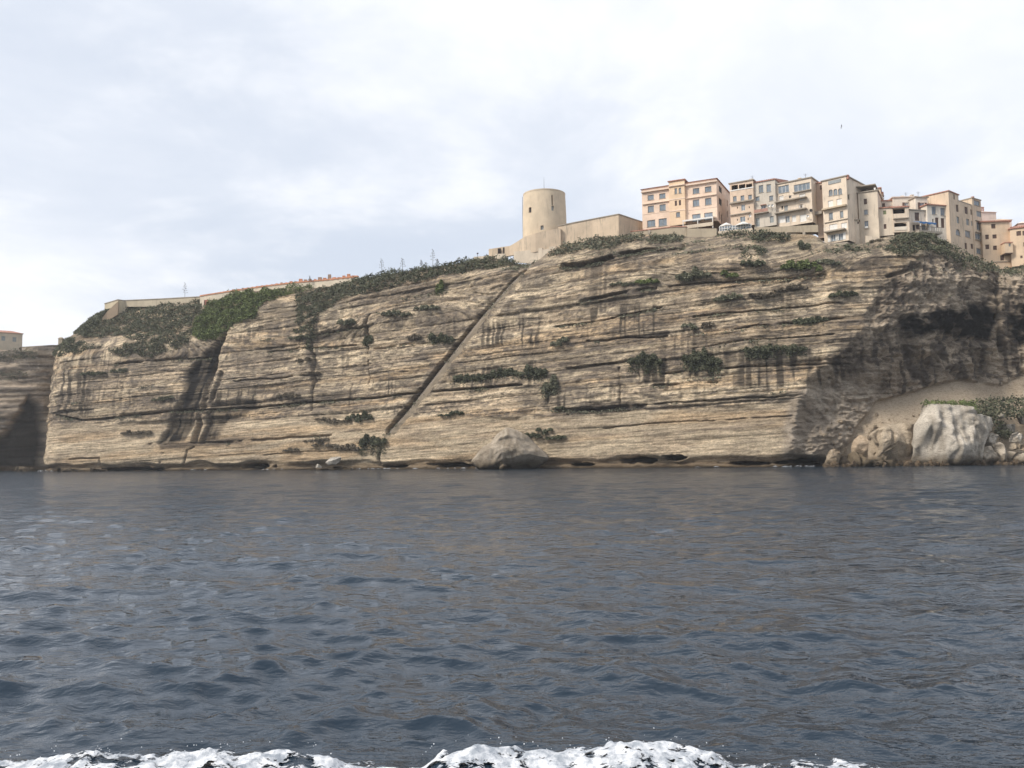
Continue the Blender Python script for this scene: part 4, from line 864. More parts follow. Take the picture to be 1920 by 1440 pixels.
def house(name, label, crop, L, R, DL, DR, vt, vb, depth, mat, wins=(), roof='flat', roofmat=None, over=.25, parts=(), cat='house', side=(), vm=None):
    """crop = (origin u, origin v, scale) the facade was measured in; L, R left and right x there; vt, vb rows at the left edge"""
    ou, ov, k = crop; cu = lambda x: ou + x / k; cv = lambda y: ov + y / k
    fc = Fac(cu(L), DL, cu(R), DR, cv((vt + vb) / 2)); zt = fc.hit(cu(L), cv(vt))[1]; zb = fc.hit(cu(L), cv(vb))[1]
    root = empty(name, fc.p(fc.L / 2, zb, -depth / 2)); tag(root, label, cat)
    def rect(x, y, w, h):
        s_, z, t = fc.hit(cu(x), cv(y)); mv, ms = fc.px(cu(x)); w_, h_ = w / k * ms / 2, h / k * mv / 2; return [max(.06, s_ - w_), min(fc.L - .06, s_ + w_), max(zb + .05, z - h_), min(zt - .05, z + h_)]
    hl = [(rect(*w[:4]), w[4]) for w in wins]
    mb = MB(); wall_with_holes(mb, fc, 0, fc.L, zb, zt, [h for h, t in hl])
    q = lambda a, z, o: fc.p(a, z, o)
    # right side wall, may hold holes: own plane
    sf = Fac.__new__(Fac); sf.A = fc.p(fc.L, 0); sf.e = -fc.n; sf.n = fc.e.copy(); sf.up = fc.up; sf.L = depth
    sh = []
    for (x, y, w, h, t) in side:
        s_, z, tt_ = sf.hit(cu(x), cv(y)); sh.append(([max(.1, s_ - w / 2), min(depth - .1, s_ + w / 2), z - h / 2, z + h / 2], t))
    wall_with_holes(mb, sf, 0, depth, zb, zt, [h for h, t in sh])
    mb.face([q(0, zb, -depth), q(0, zb, 0), q(0, zt, 0), q(0, zt, -depth)]); mb.face([q(fc.L, zb, -depth), q(0, zb, -depth), q(0, zt, -depth), q(fc.L, zt, -depth)])
    mb.face([q(0, zt - .02, 0), q(fc.L, zt - .02, 0), q(fc.L, zt - .02, -depth), q(0, zt - .02, -depth)])
    mb.build('wall', mat, root)
    for h, t in hl: window(root, fc, h, t, mat)
    for h, t in sh: window(root, sf, h, t, mat)
    rm = roofmat or TILE; r = MB()
    if roof == 'flat': fbox(r, fc, -over, fc.L + over, zt, zt + .22, -depth - over, over); r.build('roof', rm, root)
    elif roof == 'shed':                   # tiled slope rising away from the sea
        hgt = min(2.6, depth * .28); r.prism([q(-over, zt, over), q(fc.L + over, zt, over), q(fc.L + over, zt, -depth), q(-over, zt, -depth)], [q(-over, zt + .18, over), q(fc.L + over, zt + .18, over), q(fc.L + over, zt + hgt, -depth), q(-over, zt + hgt, -depth)])
        ro = r.build('roof', rm, root); t_ = MB(); nn = int(fc.L / .42)
        for i in range(nn):
            a = (i + .5) * fc.L / nn; t_.prism([q(a - .1, zt + .17, over), q(a + .1, zt + .17, over), q(a + .1, zt + hgt - .01, -depth), q(a - .1, zt + hgt - .01, -depth)], [q(a - .05, zt + .29, over + .04), q(a + .05, zt + .29, over + .04), q(a + .05, zt + hgt + .11, -depth), q(a - .05, zt + hgt + .11, -depth)])
        to = t_.build('tile_ridges', rm, ro); to['kind'] = 'stuff'
    elif roof == 'hip':
        hgt = 1.15; e_ = 3.2; b = [q(-over, zt, over), q(fc.L + over, zt, over), q(fc.L + over, zt, -depth - over), q(-over, zt, -depth - over)]
        r.prism(b, [q(min(e_, fc.L * .4), zt + hgt, -e_), q(fc.L - min(e_, fc.L * .4), zt + hgt, -e_), q(fc.L - min(e_, fc.L * .4), zt + hgt, -depth + e_), q(min(e_, fc.L * .4), zt + hgt, -depth + e_)]); r.build('roof', rm, root)
    if name == 'town_house' and roof == 'flat' and fc.L > 3:          # flue and aerial on the flat roofs
        rr_ = random.Random(int(L * 7 + ou)); a = fc.L * rr_.uniform(.2, .8); o_ = -depth * rr_.uniform(.2, .45); g = MB(); fbox(g, fc, a - .3, a + .3, zt + .2, zt + 1.3, o_ - .3, o_ + .3); fbox(g, fc, a - .4, a + .4, zt + 1.3, zt + 1.42, o_ - .4, o_ + .4); g.build('chimney', mat, root)
        a = fc.L * rr_.uniform(.15, .85); g = MB(); b_ = fc.p(a, zt + .2, o_); g.tube(b_, b_ + [0, 0, 2.1], .035); g.tube(b_ + [-.5, 0, 1.9], b_ + [.5, 0, 1.9], .02); g.tube(b_ + [-.35, 0, 1.6], b_ + [.35, 0, 1.6], .02); g.build('aerial', METAL, root)
    for (nm, x0, y, x1, hm, o0, o1, pm) in parts:      # ledges, balconies, bands: box from x0 to x1 whose centre row is y at x0
        s0 = fc.hit(cu(x0), cv(y))[0]; s1 = fc.hit(cu(x1), cv(y))[0]; z = fc.hit(cu(x0), cv(y))[1]; g = MB()
        if nm == 'railing':
            fbox(g, fc, s0, s1, z + hm / 2 - .05, z + hm / 2, o1 - .05, o1); n_ = max(3, int((s1 - s0) / .35))
            for i in range(n_ + 1): a = s0 + (s1 - s0) * i / n_; fbox(g, fc, a - .02, a + .02, z - hm / 2, z + hm / 2 - .05, o1 - .045, o1 - .005)
        else: fbox(g, fc, s0, s1, z - hm / 2, z + hm / 2, o0, o1)
        g.build(nm, pm, root)
    return root, fc, zb, zt
K1, K2, K3, K4 = (1180, 310, 8.727), (1350, 310, 8.727), (1520, 310, 8.727), (1700, 340, 8.727)
PINK, APR = stucco('pink_stucco', (.79, .605, .47), amt=.16), stucco('apricot_stucco', (.77, .57, .385), amt=.14)
# --- the hotel
hm_ = stucco('pink_moulding', (.80, .63, .50), amt=.1)
root, hf, hzb, hzt = house('hotel', 'large pink four storey hotel with red roof edge and square windows', K1, 210, 1437, 219, 210.6, 395, 1065, 20, PINK,
    [(350, 525, 100, 85, 'glass'), (541, 500, 100, 85, 'glass'), (352, 715, 100, 106, 'glass'), (545, 690, 100, 106, 'glass'), (358, 950, 132, 112, 'glass'), (546, 930, 132, 124, 'glass'),
     (1092, 417, 105, 92, 'glass'), (1290, 390, 105, 92, 'glass'), (1092, 615, 105, 112, 'glass'), (1292, 590, 105, 114, 'glass'), (1098, 855, 136, 122, 'glass'), (1296, 832, 136, 122, 'glass')],
    roof='hip', over=.35, cat='hotel', parts=[('cornice', 200, 448, 668, .28, 0, .55, hm_), ('cornice', 922, 335, 1445, .28, 0, .55, hm_), ('ledge', 215, 645, 668, .16, 0, .38, hm_), ('ledge', 922, 548, 1432, .16, 0, .38, hm_),
      ('string_course', 218, 808, 668, .12, 0, .07, hm_), ('string_course', 922, 742, 1432, .12, 0, .07, hm_)],
    side=[(1490, 400, 3.2, 1.5, 'dark'), (1490, 600, 3.2, 1.7, 'dark'), (1475, 830, 1.2, 2.0, 'brown'), (1510, 880, 1.4, 2.4, 'brown'), (1605, 620, 1.0, 1.6, 'brown'), (1605, 800, 1.0, 1.6, 'brown')])
# central stair bay of the hotel: stands proud of the front
def bay():
    s0 = hf.hit(1180 + 668 / 8.727, 380)[0]; s1 = hf.hit(1180 + 922 / 8.727, 380)[0]; zt = hf.hit(1180 + 668 / 8.727, 310 + 285 / 8.727)[1]; f2 = Fac.__new__(Fac); f2.A = hf.p(s0, 0, .75); f2.e = hf.e; f2.n = hf.n; f2.up = hf.up; f2.L = s1 - s0
    hs = []
    for x, y, w, h, t in [(760, 420, 38, 92, 'glass'), (828, 412, 38, 92, 'glass'), (762, 620, 34, 86, 'brown'), (828, 612, 34, 86, 'brown'), (797, 805, 60, 82, 'glass')]:
        a, z, tt_ = f2.hit(1180 + x / 8.727, 310 + y / 8.727); mv = tt_ / F; hs.append(([a - w / 8.727 * mv / 1.8, a + w / 8.727 * mv / 1.8, z - h / 8.727 * mv / 2, z + h / 8.727 * mv / 2], t))
    mb = MB(); wall_with_holes(mb, f2, 0, f2.L, hzb, zt, [h for h, t in hs], .28)
    for a in (0, f2.L): mb.face([f2.p(a, hzb, 0), f2.p(a, zt, 0), f2.p(a, zt, -.8), f2.p(a, hzb, -.8)])
    mb.build('stair_bay', APR, root)
    for h, t in hs: window(root, f2, h, t)
    r = MB(); fbox(r, f2, -.25, f2.L + .25, zt, zt + .2, -6, .3); r.build('bay_roof', TILE, root)
    for y in (345, 565, 755): g = MB(); z = f2.hit(1180 + 668 / 8.727, 310 + y / 8.727)[1]; fbox(g, f2, -.1, f2.L + .1, z - .12, z + .12, 0, .35 if y < 400 else .08); g.build('string_course', hm_, root)
bay()
def canopy():
    s0 = hf.hit(1180 + 925 / 8.727, 420)[0]; s1 = hf.hit(1180 + 1425 / 8.727, 420)[0]; z = hf.hit(1180 + 925 / 8.727, 310 + 950 / 8.727)[1]
    rt = empty('terrace_canopy', hf.p((s0 + s1) / 2, z - 2.6, 1.6)); tag(rt, 'white canopy over the terrace in front of the pink hotel', 'canopy'); m = MB()
    m.prism([hf.p(s0, z - .05, 3.2), hf.p(s1, z - .05, 3.2), hf.p(s1, z + .55, .1), hf.p(s0, z + .55, .1)], [hf.p(s0, z + .02, 3.2), hf.p(s1, z + .02, 3.2), hf.p(s1, z + .62, .1), hf.p(s0, z + .62, .1)]); fbox(m, hf, s0, s1, z - .35, z - .06, 3.1, 3.2); m.build('canvas', WHITEP, rt)
    for f in (.02, .5, .98): p = MB(); a = s0 + (s1 - s0) * f; fbox(p, hf, a - .08, a + .08, z - 2.8, z - .06, 3.0, 3.15); p.build('post', WHITEP, rt)
    p = MB(); fbox(p, hf, s0, s1, z - 2.2, z - 1.35, 3.22, 3.3); p.build('parapet', stucco('cream_parapet', (.62, .52, .40), amt=.2), rt)
canopy()
def wall_strip(name, label, pts, mat, thick=.6, cat='wall', coping=None, crop=None, ch=.22):
    """pts: (u, v top, v bottom, D); a wall of real thickness through them"""
    P = []
    for u, a, b, D in pts:
        if crop: u, a, b = crop[0] + u / crop[2], crop[1] + a / crop[2], crop[1] + b / crop[2]
        t, bt = at(u, a, D), at(u, b, D); P.append((t, np.array([t[0], t[1], bt[2]])))
    rt = empty(name, P[len(P) // 2][1]); tag(rt, label, cat); m = MB(); cp = MB()
    for (t0, b0), (t1, b1) in zip(P[:-1], P[1:]):
        e = (t1 - t0) * [1, 1, 0]; e /= np.linalg.norm(e); n = np.array([-e[1], e[0], 0]); n = n if n[1] > 0 else -n; o = n * thick
        m.prism([b0, b1, b1 + o, b0 + o], [t0, t1, t1 + o, t0 + o])
        if coping: h = np.array([0, 0, ch]); k = n * .15; cp.prism([t0 - k, t1 - k, t1 + o + k, t0 + o + k], [t0 - k + h, t1 - k + h, t1 + o + k + h, t0 + o + k + h])
    m.build('wall', mat, rt)
    if coping: cp.build('coping', coping, rt)
    return rt
KT = (880, 320, 5.647)
RAMP = stucco('rampart_plaster', (.58, .46, .335), stain=(.19, .17, .135), amt=.85)
wall_strip('rampart_wall', 'high streaked rampart wall between the round tower and the pink hotel', [(940, 590, 790, 219.6), (1100, 556, 770, 218.5), (1300, 518, 740, 217), (1580, 465, 690, 213), (1710, 508, 690, 217.5), (1840, 550, 690, 222)], RAMP, 1.2, 'wall', CONC, KT)
wall_strip('rampart_ramp_wall', 'sloping plaster wall climbing to the foot of the round tower', [(425, 800, 900, 226), (500, 755, 890, 223.5), (580, 702, 880, 221), (700, 662, 860, 219.4), (830, 635, 850, 218.8), (965, 606, 830, 218.4)], RAMP, 1.2, 'wall', None, KT)
wall_strip('gatehouse_wall', 'low plaster wall with two openings at the left end of the rampart', [(205, 830, 920, 231), (262, 822, 920, 230.2), (345, 808, 910, 229.6), (430, 796, 900, 228.8)], RAMP, 1.0, 'wall', None, KT)
for k, (x, y) in enumerate(((318, 860), (373, 850))):
    p = at(880 + x / 5.647, 320 + y / 5.647, 229.4); m = MB(); m.box(p, [.42, 0, 0], [0, .06, 0], [0, 0, .95]); tag(m.build('opening_panel', DARKIN), ['dark opening in the low rampart wall, left of two', 'dark opening in the low rampart wall, right of two'][k], 'opening')
LIME = stucco('whitewashed_wall', (.60, .51, .40), amt=.5)
wall_strip('lower_parapet', 'pale lower parapet wall with square gaps below the tower ramp', [(470, 858, 970, 222), (560, 848, 975, 221), (660, 838, 985, 220)], LIME, .6, 'wall', None, KT)
for i, (a, b, v0, v1) in enumerate(((660, 728, 858, 836), (728, 772, 822, 816), (772, 842, 836, 826), (842, 912, 806, 800))): wall_strip('parapet_block', ['pale parapet block left of the first square gap', 'pale parapet block between the two square gaps', 'low pale parapet under the second square gap', 'pale parapet block at the right end below the rampart'][i], [(a, v0, 980, 220 - i * .7), (b, v1, 960, 219.4 - i * .7)], LIME, .6, 'wall', None, KT)
wall_strip('path_wall', 'low white wall running left from the rampart along the rim', [(45, 912, 950, 232), (150, 905, 945, 231), (235, 900, 945, 230)], LIME, .5, 'wall', None, KT)
wall_strip('path_wall', 'short pale wall in front of the low wall with two openings', [(268, 882, 930, 227), (380, 878, 940, 226)], LIME, .5, 'wall', None, KT)
# --- round tower
def tower():
    D = 226.5; c = at(1021, 410, D); mpx = D / F; R = 41.0 * mpx; zt = at(1021, 365, D)[2]; zb = at(1021, 452, D)[2] - 1
    rt = empty('round_tower', (c[0], c[1], zb)); tag(rt, 'round beige stone tower with small windows and a mast on the cliff top', 'tower'); N = 160; prof = [(zb, R * 1.02), (zb + 4, R * 1.02), (zb + 8, R * 1.012), (zt - 1.2, R * .985), (zt - .35, R * .975), (zt - .3, R * .985), (zt, R * .985), (zt, R * .90), (zt - .8, R * .90), (zt - .8, 0.01)]
    # openings as (angle, half width, z0, z1): recessed patches of the wall grid
    ops = []
    for x, y, w, h in [(638, 417, 26, 58), (760, 605, 30, 46), (875, 398, 26, 52), (872, 312, 14, 112)]:
        u, v = 880 + x / 5.647, 320 + y / 5.647; dx = (u - 1021) * mpx; a = math.asin(max(-.95, min(.95, dx / R))); Dn = D - R * math.cos(a); z = at(u, v, Dn)[2]; ops.append((a, w / 5.647 * mpx / 2 / R / max(.4, math.cos(a)), z - h / 5.647 * mpx / 2, z + h / 5.647 * mpx / 2))
    zs = sorted({*np.linspace(zb, zt - 1.2, 30), *[q for o in ops for q in o[2:4]], *[q + .02 for o in ops for q in o[2:4]]}) + [zt - .35, zt - .3, zt]
    an = sorted({*np.linspace(-math.pi, math.pi, N, endpoint=False), *[o[0] + s_ * o[1] for o in ops for s_ in (-1, 1)], *[o[0] + s_ * (o[1] + .004) for o in ops for s_ in (-1, 1)]})
    V = []; pr = lambda z: np.interp(z, [zb, zb + 4, zb + 8, zt - 1.2, zt - .35, zt - .3, zt], [R * 1.02, R * 1.02, R * 1.012, R * .985, R * .975, R * .985, R * .985])
    for z in zs:
        for a in an:
            r_ = pr(z)
            if any(abs(a - o[0]) <= o[1] + 1e-6 and o[2] + 1e-4 <= z <= o[3] + 1e-4 for o in ops): r_ -= .45
            V.append((c[0] + r_ * math.sin(a), c[1] - r_ * math.cos(a), z))
    na = len(an)
    for z, r_ in ((zt, R * .90), (zt - .8, R * .90), (zt - .8, .01)): V += [(c[0] + r_ * math.sin(a), c[1] - r_ * math.cos(a), z) for a in an]
    nr = len(zs) + 3; i = np.arange(nr * na).reshape(nr, na); j = np.roll(i, -1, 1); Q = np.stack([i[:-1], j[:-1], j[1:], i[1:]], -1).reshape(-1, 4)
    o = np_mesh('wall', np.array(V), Q, stucco('tower_plaster', (.64, .52, .375), stain=(.36, .27, .19), amt=.55), False, parent=rt); o.data.vertices.foreach_get; o.location = (-c[0], -c[1], -zb)
    for (a, hw, z0, z1), mm in zip(ops, (DARKIN, GREYS, GREYS, BROWN)):
        p = MB(); r_ = pr(z0) - .40; ce = np.array([c[0] + r_ * math.sin(a), c[1] - r_ * math.cos(a), (z0 + z1) / 2]); t_ = np.array([math.cos(a), math.sin(a), 0]); n_ = np.array([math.sin(a), -math.cos(a), 0]); p.box(ce, t_ * hw * R, n_ * .03, [0, 0, (z1 - z0) / 2]); p.build('window', mm, rt)
    p = MB(); p.tube((c[0], c[1], zt - .8), (c[0], c[1], zt + 2.2), .08, .05); p.tube((c[0], c[1], zt + 2.2), (c[0], c[1], zt + 4.6), .045, .02); p.build('mast', METAL, rt)
    p = MB(); q = (c[0] - R * 1.0, c[1], 0); p.tube((q[0] - .1, q[1], zb + 1), (q[0] - .1, q[1], zt - .5), .05); p.build('drainpipe', METAL, rt)
tower()

# --- town houses, left to right
TAN, CREAM, GREIGE, BEIGE = stucco('tan_stucco', (.66, .51, .385), amt=.55), stucco('cream_stucco', (.72, .60, .47), amt=.62), stucco('greige_stucco', (.56, .50, .42), amt=.35), stucco('beige_stucco', (.66, .56, .44), amt=.7)
OCH, SALM, PALEP, WHT = stucco('ochre_stucco', (.68, .52, .365), amt=.25), stucco('salmon_stucco', (.66, .52, .38), amt=.65), stucco('pale_pink_stucco', (.72, .61, .53), amt=.2), stucco('off_white_stucco', (.74, .66, .55), amt=.6)
GRB = stucco('grey_brown_stucco', (.50, .42, .33), amt=.5)
slit = lambda x, y: (x, y, 15, 32, 'dark')
r1, f1, zb1, zt1 = house('town_house', 'narrow tan house with three dark loggia openings under its flat roof', K2, 168, 552, 210.5, 207.5, 305, 1030, 12, TAN,
    [(240, 365, 102, 86, 'void'), (361, 355, 100, 88, 'void'), (476, 342, 98, 82, 'void'), (243, 548, 58, 88, 'glass'), (368, 536, 60, 86, 'glass'), (492, 526, 60, 90, 'glass'), (378, 692, 62, 100, 'french'), (372, 882, 84, 90, 'french'), slit(285, 692), slit(478, 686), slit(285, 892), slit(460, 880)],
    roofmat=CONC, parts=[('ledge', 166, 632, 555, .3, 0, .7, CONC), ('ledge', 168, 822, 505, .2, 0, .45, CONC), ('loggia_sill', 172, 420, 548, .25, 0, .1, WHITEP)])
r2, f2_, zb2, zt2 = house('town_house', 'grey beige house with a bright red tiled roof slope', K2, 553, 914, 208.2, 205.4, 292, 1030, 11, GREIGE,
    [(672, 386, 72, 124, 'glass'), (798, 372, 72, 128, 'glass'), (613, 548, 66, 76, 'glass'), (838, 538, 62, 86, 'glass'), (712, 712, 74, 108, 'french'), (618, 930, 60, 142, 'grey'), (848, 885, 60, 110, 'grey')],
    roof='shed', parts=[('balcony_slab', 575, 806, 802, .18, 0, 1.0, CONC), ('balcony_parapet', 575, 772, 802, .75, .9, 1.0, plain('rusty_red_railing', (.36, .20, .15), .8)), ('canopy', 665, 658, 760, .1, 0, .5, TILE)])
house('town_house', 'cream house with glazed sun rooms on top and two long balconies', K2, 916, 1508, 206.2, 201.0, 318, 1030, 12, CREAM,
    [(1040, 390, 172, 124, 'glazing'), (1340, 366, 252, 138, 'glazing'), (1005, 552, 72, 112, 'white'), (1345, 522, 92, 108, 'white'), (1145, 512, 40, 45, 'dark'), (1018, 692, 28, 62, 'dark'), (1080, 700, 60, 90, 'grey'), (1300, 690, 26, 95, 'white'), (1326, 685, 26, 92, 'dark'), (1350, 682, 26, 95, 'white'), (1010, 882, 130, 120, 'white'), (1106, 882, 66, 112, 'french'), (1210, 870, 70, 110, 'white'), (1360, 862, 104, 120, 'white')],
    roofmat=CONC, parts=[('balcony', 920, 622, 1432, .26, 0, 1.2, CONC), ('railing', 920, 590, 1432, .8, 0, 1.2, FRAME), ('balcony', 920, 802, 1432, .26, 0, 1.2, CONC), ('railing', 920, 775, 1432, .8, 0, 1.2, FRAME), ('ledge', 1200, 455, 1500, .2, 0, .5, CONC), ('chimney', 1450, 235, 1480, 1.6, -1.2, -.6, CONC)])
house('town_house', 'tan house set back between the cream balcony house and the tall arched one', K2, 1500, 1620, 207, 206, 300, 1100, 12, TAN, [(1550, 485, 52, 58, 'dark'), (1555, 950, 60, 40, 'dark')], roofmat=CONC)
house('town_house', 'small pinkish tower block leaning on the left of the tall arched house', K2, 1590, 1705, 203.5, 202.5, 300, 1200, 8, stucco('dusty_pink_stucco', (.56, .42, .32), amt=.4), [(1650, 362, 32, 75, 'brown')], roofmat=TILE, parts=[('balcony', 1585, 805, 1700, .7, 0, 1.5, CONC)])
# tall arched house, upper part overhanging the lower
house('tall_house', 'tall cream house on the cliff edge with three arched windows and white shutters', K3, 205, 606, 200.5, 196.6, 262, 1300, 11, CREAM,
    [(328, 448, 62, 108, 'arch'), (404, 438, 62, 108, 'arch'), (480, 428, 60, 106, 'arch'), (325, 628, 78, 108, 'white'), (466, 603, 78, 116, 'white'), (330, 832, 62, 122, 'glass'), (506, 802, 52, 112, 'glass'), (370, 1012, 122, 102, 'white'), (545, 985, 90, 95, 'white'), (370, 1187, 82, 112, 'openw'), (490, 1168, 76, 112, 'openw')],
    roofmat=CONC, side=[(622, 520, .8, 1.2, 'dark')], parts=[('overhang', 205, 735, 600, .35, 0, .9, stucco('overhang_render', (.52, .42, .30), amt=.6)), ('blind', 290, 292, 495, .75, .01, .12, GREYS), ('balcony', 255, 1108, 585, .3, 0, 1.3, CONC), ('railing', 255, 1075, 585, .9, 0, 1.3, WHITEP), ('ledge', 230, 945, 620, .12, 0, .25, CONC), ('chimney', 585, 190, 612, 1.0, -.8, 0, TILE)])
house('town_house', 'shaded grey brown house with three small windows right of the tall arched house', K3, 615, 800, 202.5, 202.0, 372, 1290, 10, GRB, [(697, 472, 42, 66, 'brown'), (713, 645, 46, 76, 'glass'), (712, 806, 30, 70, 'glass'), (678, 990, 24, 90, 'dark')], roofmat=CONC)
house('outbuilding', 'low narrow beige outbuilding at the foot of the grey brown house', K3, 690, 800, 199.5, 199, 905, 1300, 4, BEIGE, [(777, 938, 24, 42, 'brown')], roofmat=CONC)
house('town_house', 'plain beige house with a dark roofed terrace on top', K3, 792, 1112, 200.5, 198.5, 455, 1300, 10, BEIGE, [(895, 592, 48, 92, 'brown'), (905, 766, 60, 86, 'glass'), (912, 957, 62, 98, 'glass')], roofmat=CONC,
      parts=[('terrace_back', 805, 415, 1040, 1.0, -2.2, -2.0, DARKIN), ('terrace_roof', 640, 372, 1065, .22, -8, .3, CONC), ('terrace_post', 1035, 412, 1062, 1.3, -.4, -.02, WHITEP), ('upper_storey', 640, 356, 1010, .5, -8.5, -3, PALEP), ('air_conditioner', 888, 1022, 942, .4, .02, .45, WHITEP)])
house('background_block', 'stepped pink chimney block behind the plain beige house', K3, 1060, 1150, 214, 213.5, 385, 700, 4, SALM, [], roofmat=TILE)
house('background_block', 'lower pink step beside the stepped chimney block', K3, 1145, 1180, 214.5, 214.3, 455, 700, 4, SALM, [], roofmat=TILE)
house('town_house', 'low beige house with small brown windows and a red tiled ledge', K3, 1112, 1360, 199.5, 198.5, 712, 1160, 6, BEIGE, [(1212, 770, 46, 66, 'green'), (1218, 1000, 42, 78, 'brown')], roof='shed')
house('town_house', 'upper back storey with red coping behind the low beige house', K3, 1112, 1405, 204.5, 204, 590, 760, 8, GREIGE, [(1192, 652, 44, 66, 'brown')])
house('town_house', 'cream house with two dark loggias one above the other', K3, 1345, 1612, 198.4, 197.6, 700, 1100, 7, CREAM, [(1440, 746, 186, 88, 'void'), (1470, 976, 186, 78, 'void')], roof='shed', parts=[('ledge', 1350, 880, 1605, .2, 0, .5, CONC), ('parapet', 1370, 1040, 1570, .8, 0, .12, WHT)])
house('town_house', 'off white upper house with open brown shutters above the loggias', K3, 1350, 1735, 203.5, 203.2, 530, 720, 9, WHT, [(1568, 648, 60, 84, 'open')], roofmat=PALEP, parts=[('chimney', 1630, 570, 1675, .8, 0, .5, PALEP)])
house('town_house', 'cream corner house with a tall shuttered window above the blue awning', K4, 150, 348, 200.8, 201.2, 266, 640, 8, WHT, [(258, 412, 66, 132, 'open')], roofmat=CONC)
house('town_house', 'cream house front behind the blue awning with a closed brown shutter', K4, 30, 425, 198.4, 200.0, 470, 850, 9, CREAM, [(170, 576, 66, 140, 'brown'), (306, 564, 20, 54, 'dark'), (120, 760, 40, 100, 'dark'), (185, 745, 55, 70, 'brown'), (285, 770, 55, 110, 'grey')], roofmat=CONC)
def awning():
    fc = Fac(1700 + 95 / 8.727, 198.3, 1700 + 365 / 8.727, 199.6, 415); z = fc.hit(1700 + 95 / 8.727, 340 + 660 / 8.727)[1]; rt = empty('terrace_awning', fc.p(fc.L / 2, z - 2.2, .9)); tag(rt, 'faded blue awning on posts over the small cliff top terrace', 'awning'); m = MB(); n = 10
    for i in range(n):
        a, b = fc.L * i / n, fc.L * (i + 1) / n; d0, d1 = .10 * math.sin(i * 1.9), .10 * math.sin((i + 1) * 1.9); m.prism([fc.p(a, z - .05, .05), fc.p(b, z - .05, .05), fc.p(b, z - .62 + d1, 2.2), fc.p(a, z - .62 + d0, 2.2)], [fc.p(a, z, .05), fc.p(b, z, .05), fc.p(b, z - .56 + d1, 2.25), fc.p(a, z - .56 + d0, 2.25)])
        m.prism([fc.p(a, z - .95 + d0, 2.2), fc.p(b, z - .95 + d1, 2.2), fc.p(b, z - .95 + d1, 2.24), fc.p(a, z - .95 + d0, 2.24)], [fc.p(a, z - .58 + d0, 2.2), fc.p(b, z - .58 + d1, 2.2), fc.p(b, z - .58 + d1, 2.24), fc.p(a, z - .58 + d0, 2.24)])
    m.build('canvas', BLUE, rt)
    for f in (.06, .62, .97): p = MB(); fbox(p, fc, fc.L * f - .06, fc.L * f + .06, z - 2.6, z - .62, 2.08, 2.18); p.build('post', WHITEP, rt)
    p = MB(); fbox(p, fc, -.6, fc.L + 1.2, z - 3.1, z - 2.6, -.2, 2.6); p.build('terrace_slab', CONC, rt)
    p = MB(); fbox(p, fc, -.6, fc.L + 1.2, z - 1.72, z - 1.64, 2.45, 2.5)
    for i in range(14): a = -.6 + (fc.L + 1.8) * i / 13; fbox(p, fc, a - .025, a + .025, z - 2.6, z - 1.72, 2.45, 2.5)
    p.build('railing', METAL, rt)
awning()
house('town_house', 'off white house with blue grey windows left of the tall salmon house', K4, 348, 700, 199.0, 200.5, 388, 1090, 8, WHT, [(447, 477, 64, 132, 'glass'), (590, 497, 64, 132, 'glass'), (498, 672, 52, 162, 'brown'), (592, 682, 52, 162, 'brown'), (431, 642, 20, 54, 'dark')], roofmat=TILE, over=.3)
r5, f5, zb5, zt5 = house('tall_house', 'sunlit ochre gable end of the tall salmon house', K4, 395, 706, 203.2, 200.2, 232, 700, .7, OCH, [(520, 282, 42, 72, 'brown')], roof='flat', over=.15, parts=[('pilaster', 570, 290, 582, 3.4, 0, .12, OCH)])
house('tall_house', 'tall stained salmon house turned away from the light', K4, 707, 868, 199.6, 203.0, 172, 1120, 8, SALM, [(778, 257, 22, 84, 'brown'), (829, 442, 36, 118, 'brown'), (840, 632, 36, 112, 'grey'), (848, 837, 76, 106, 'arch')], roofmat=TILE, over=.2)
house('tall_house', 'stained salmon middle house with a roof terrace and closed shutters', K4, 869, 1095, 203.0, 207.2, 330, 1180, 8, SALM, [(975, 477, 46, 116, 'brown'), (1064, 506, 34, 92, 'brown'), (1000, 667, 42, 106, 'grey'), (1080, 692, 40, 82, 'grey'), (1000, 862, 74, 112, 'glass'), (970, 1062, 34, 104, 'brown'), (1070, 1065, 36, 80, 'brown')], roofmat=CONC, over=.05, parts=[('roof_parapet', 875, 300, 1080, 1.3, -3.5, -3.3, PALEP), ('parasol_frame', 970, 320, 1010, .5, -1.5, -1.2, DARKIN), ('terrace_roof', 872, 240, 1080, .15, -5, -3, CONC)])
house('tall_house', 'narrow salmon house with glazed bays at the right end of the salmon row', K4, 1096, 1238, 206.8, 209.0, 285, 1270, 8, SALM, [(1150, 357, 84, 86, 'glass'), (1187, 535, 74, 96, 'grey'), (1185, 732, 68, 132, 'glazing'), (1185, 902, 108, 96, 'glazing'), (1182, 1142, 66, 92, 'glass')], roofmat=CONC, over=.12, parts=[('ledge', 1120, 830, 1236, .15, 0, .4, CONC), ('ledge', 1120, 955, 1236, .15, 0, .3, CONC), ('ledge', 1120, 640, 1236, .12, 0, .3, CONC), ('chimney', 1092, 270, 1108, .8, -.6, 0, TILE)])
rb, fb, zbb, ztb = house('background_house', 'pale pink house with chimney pots behind the ochre house', K4, 1230, 1470, 216, 216.5, 500, 800, 8, PALEP, [], roof='hip', roofmat=PALEP)
for k, x in enumerate((1328, 1370, 1400)):
    p = MB(); b = fb.p(fb.hit(1700 + x / 8.727, 390)[0], ztb + 1.2, -3.4); p.tube(b, b + [0, 0, .9], .18, .18); p.tube(b + [0, 0, .9], b + [0, 0, 1.05], .28, .24); p.build('chimney_pot', TILE, rb)
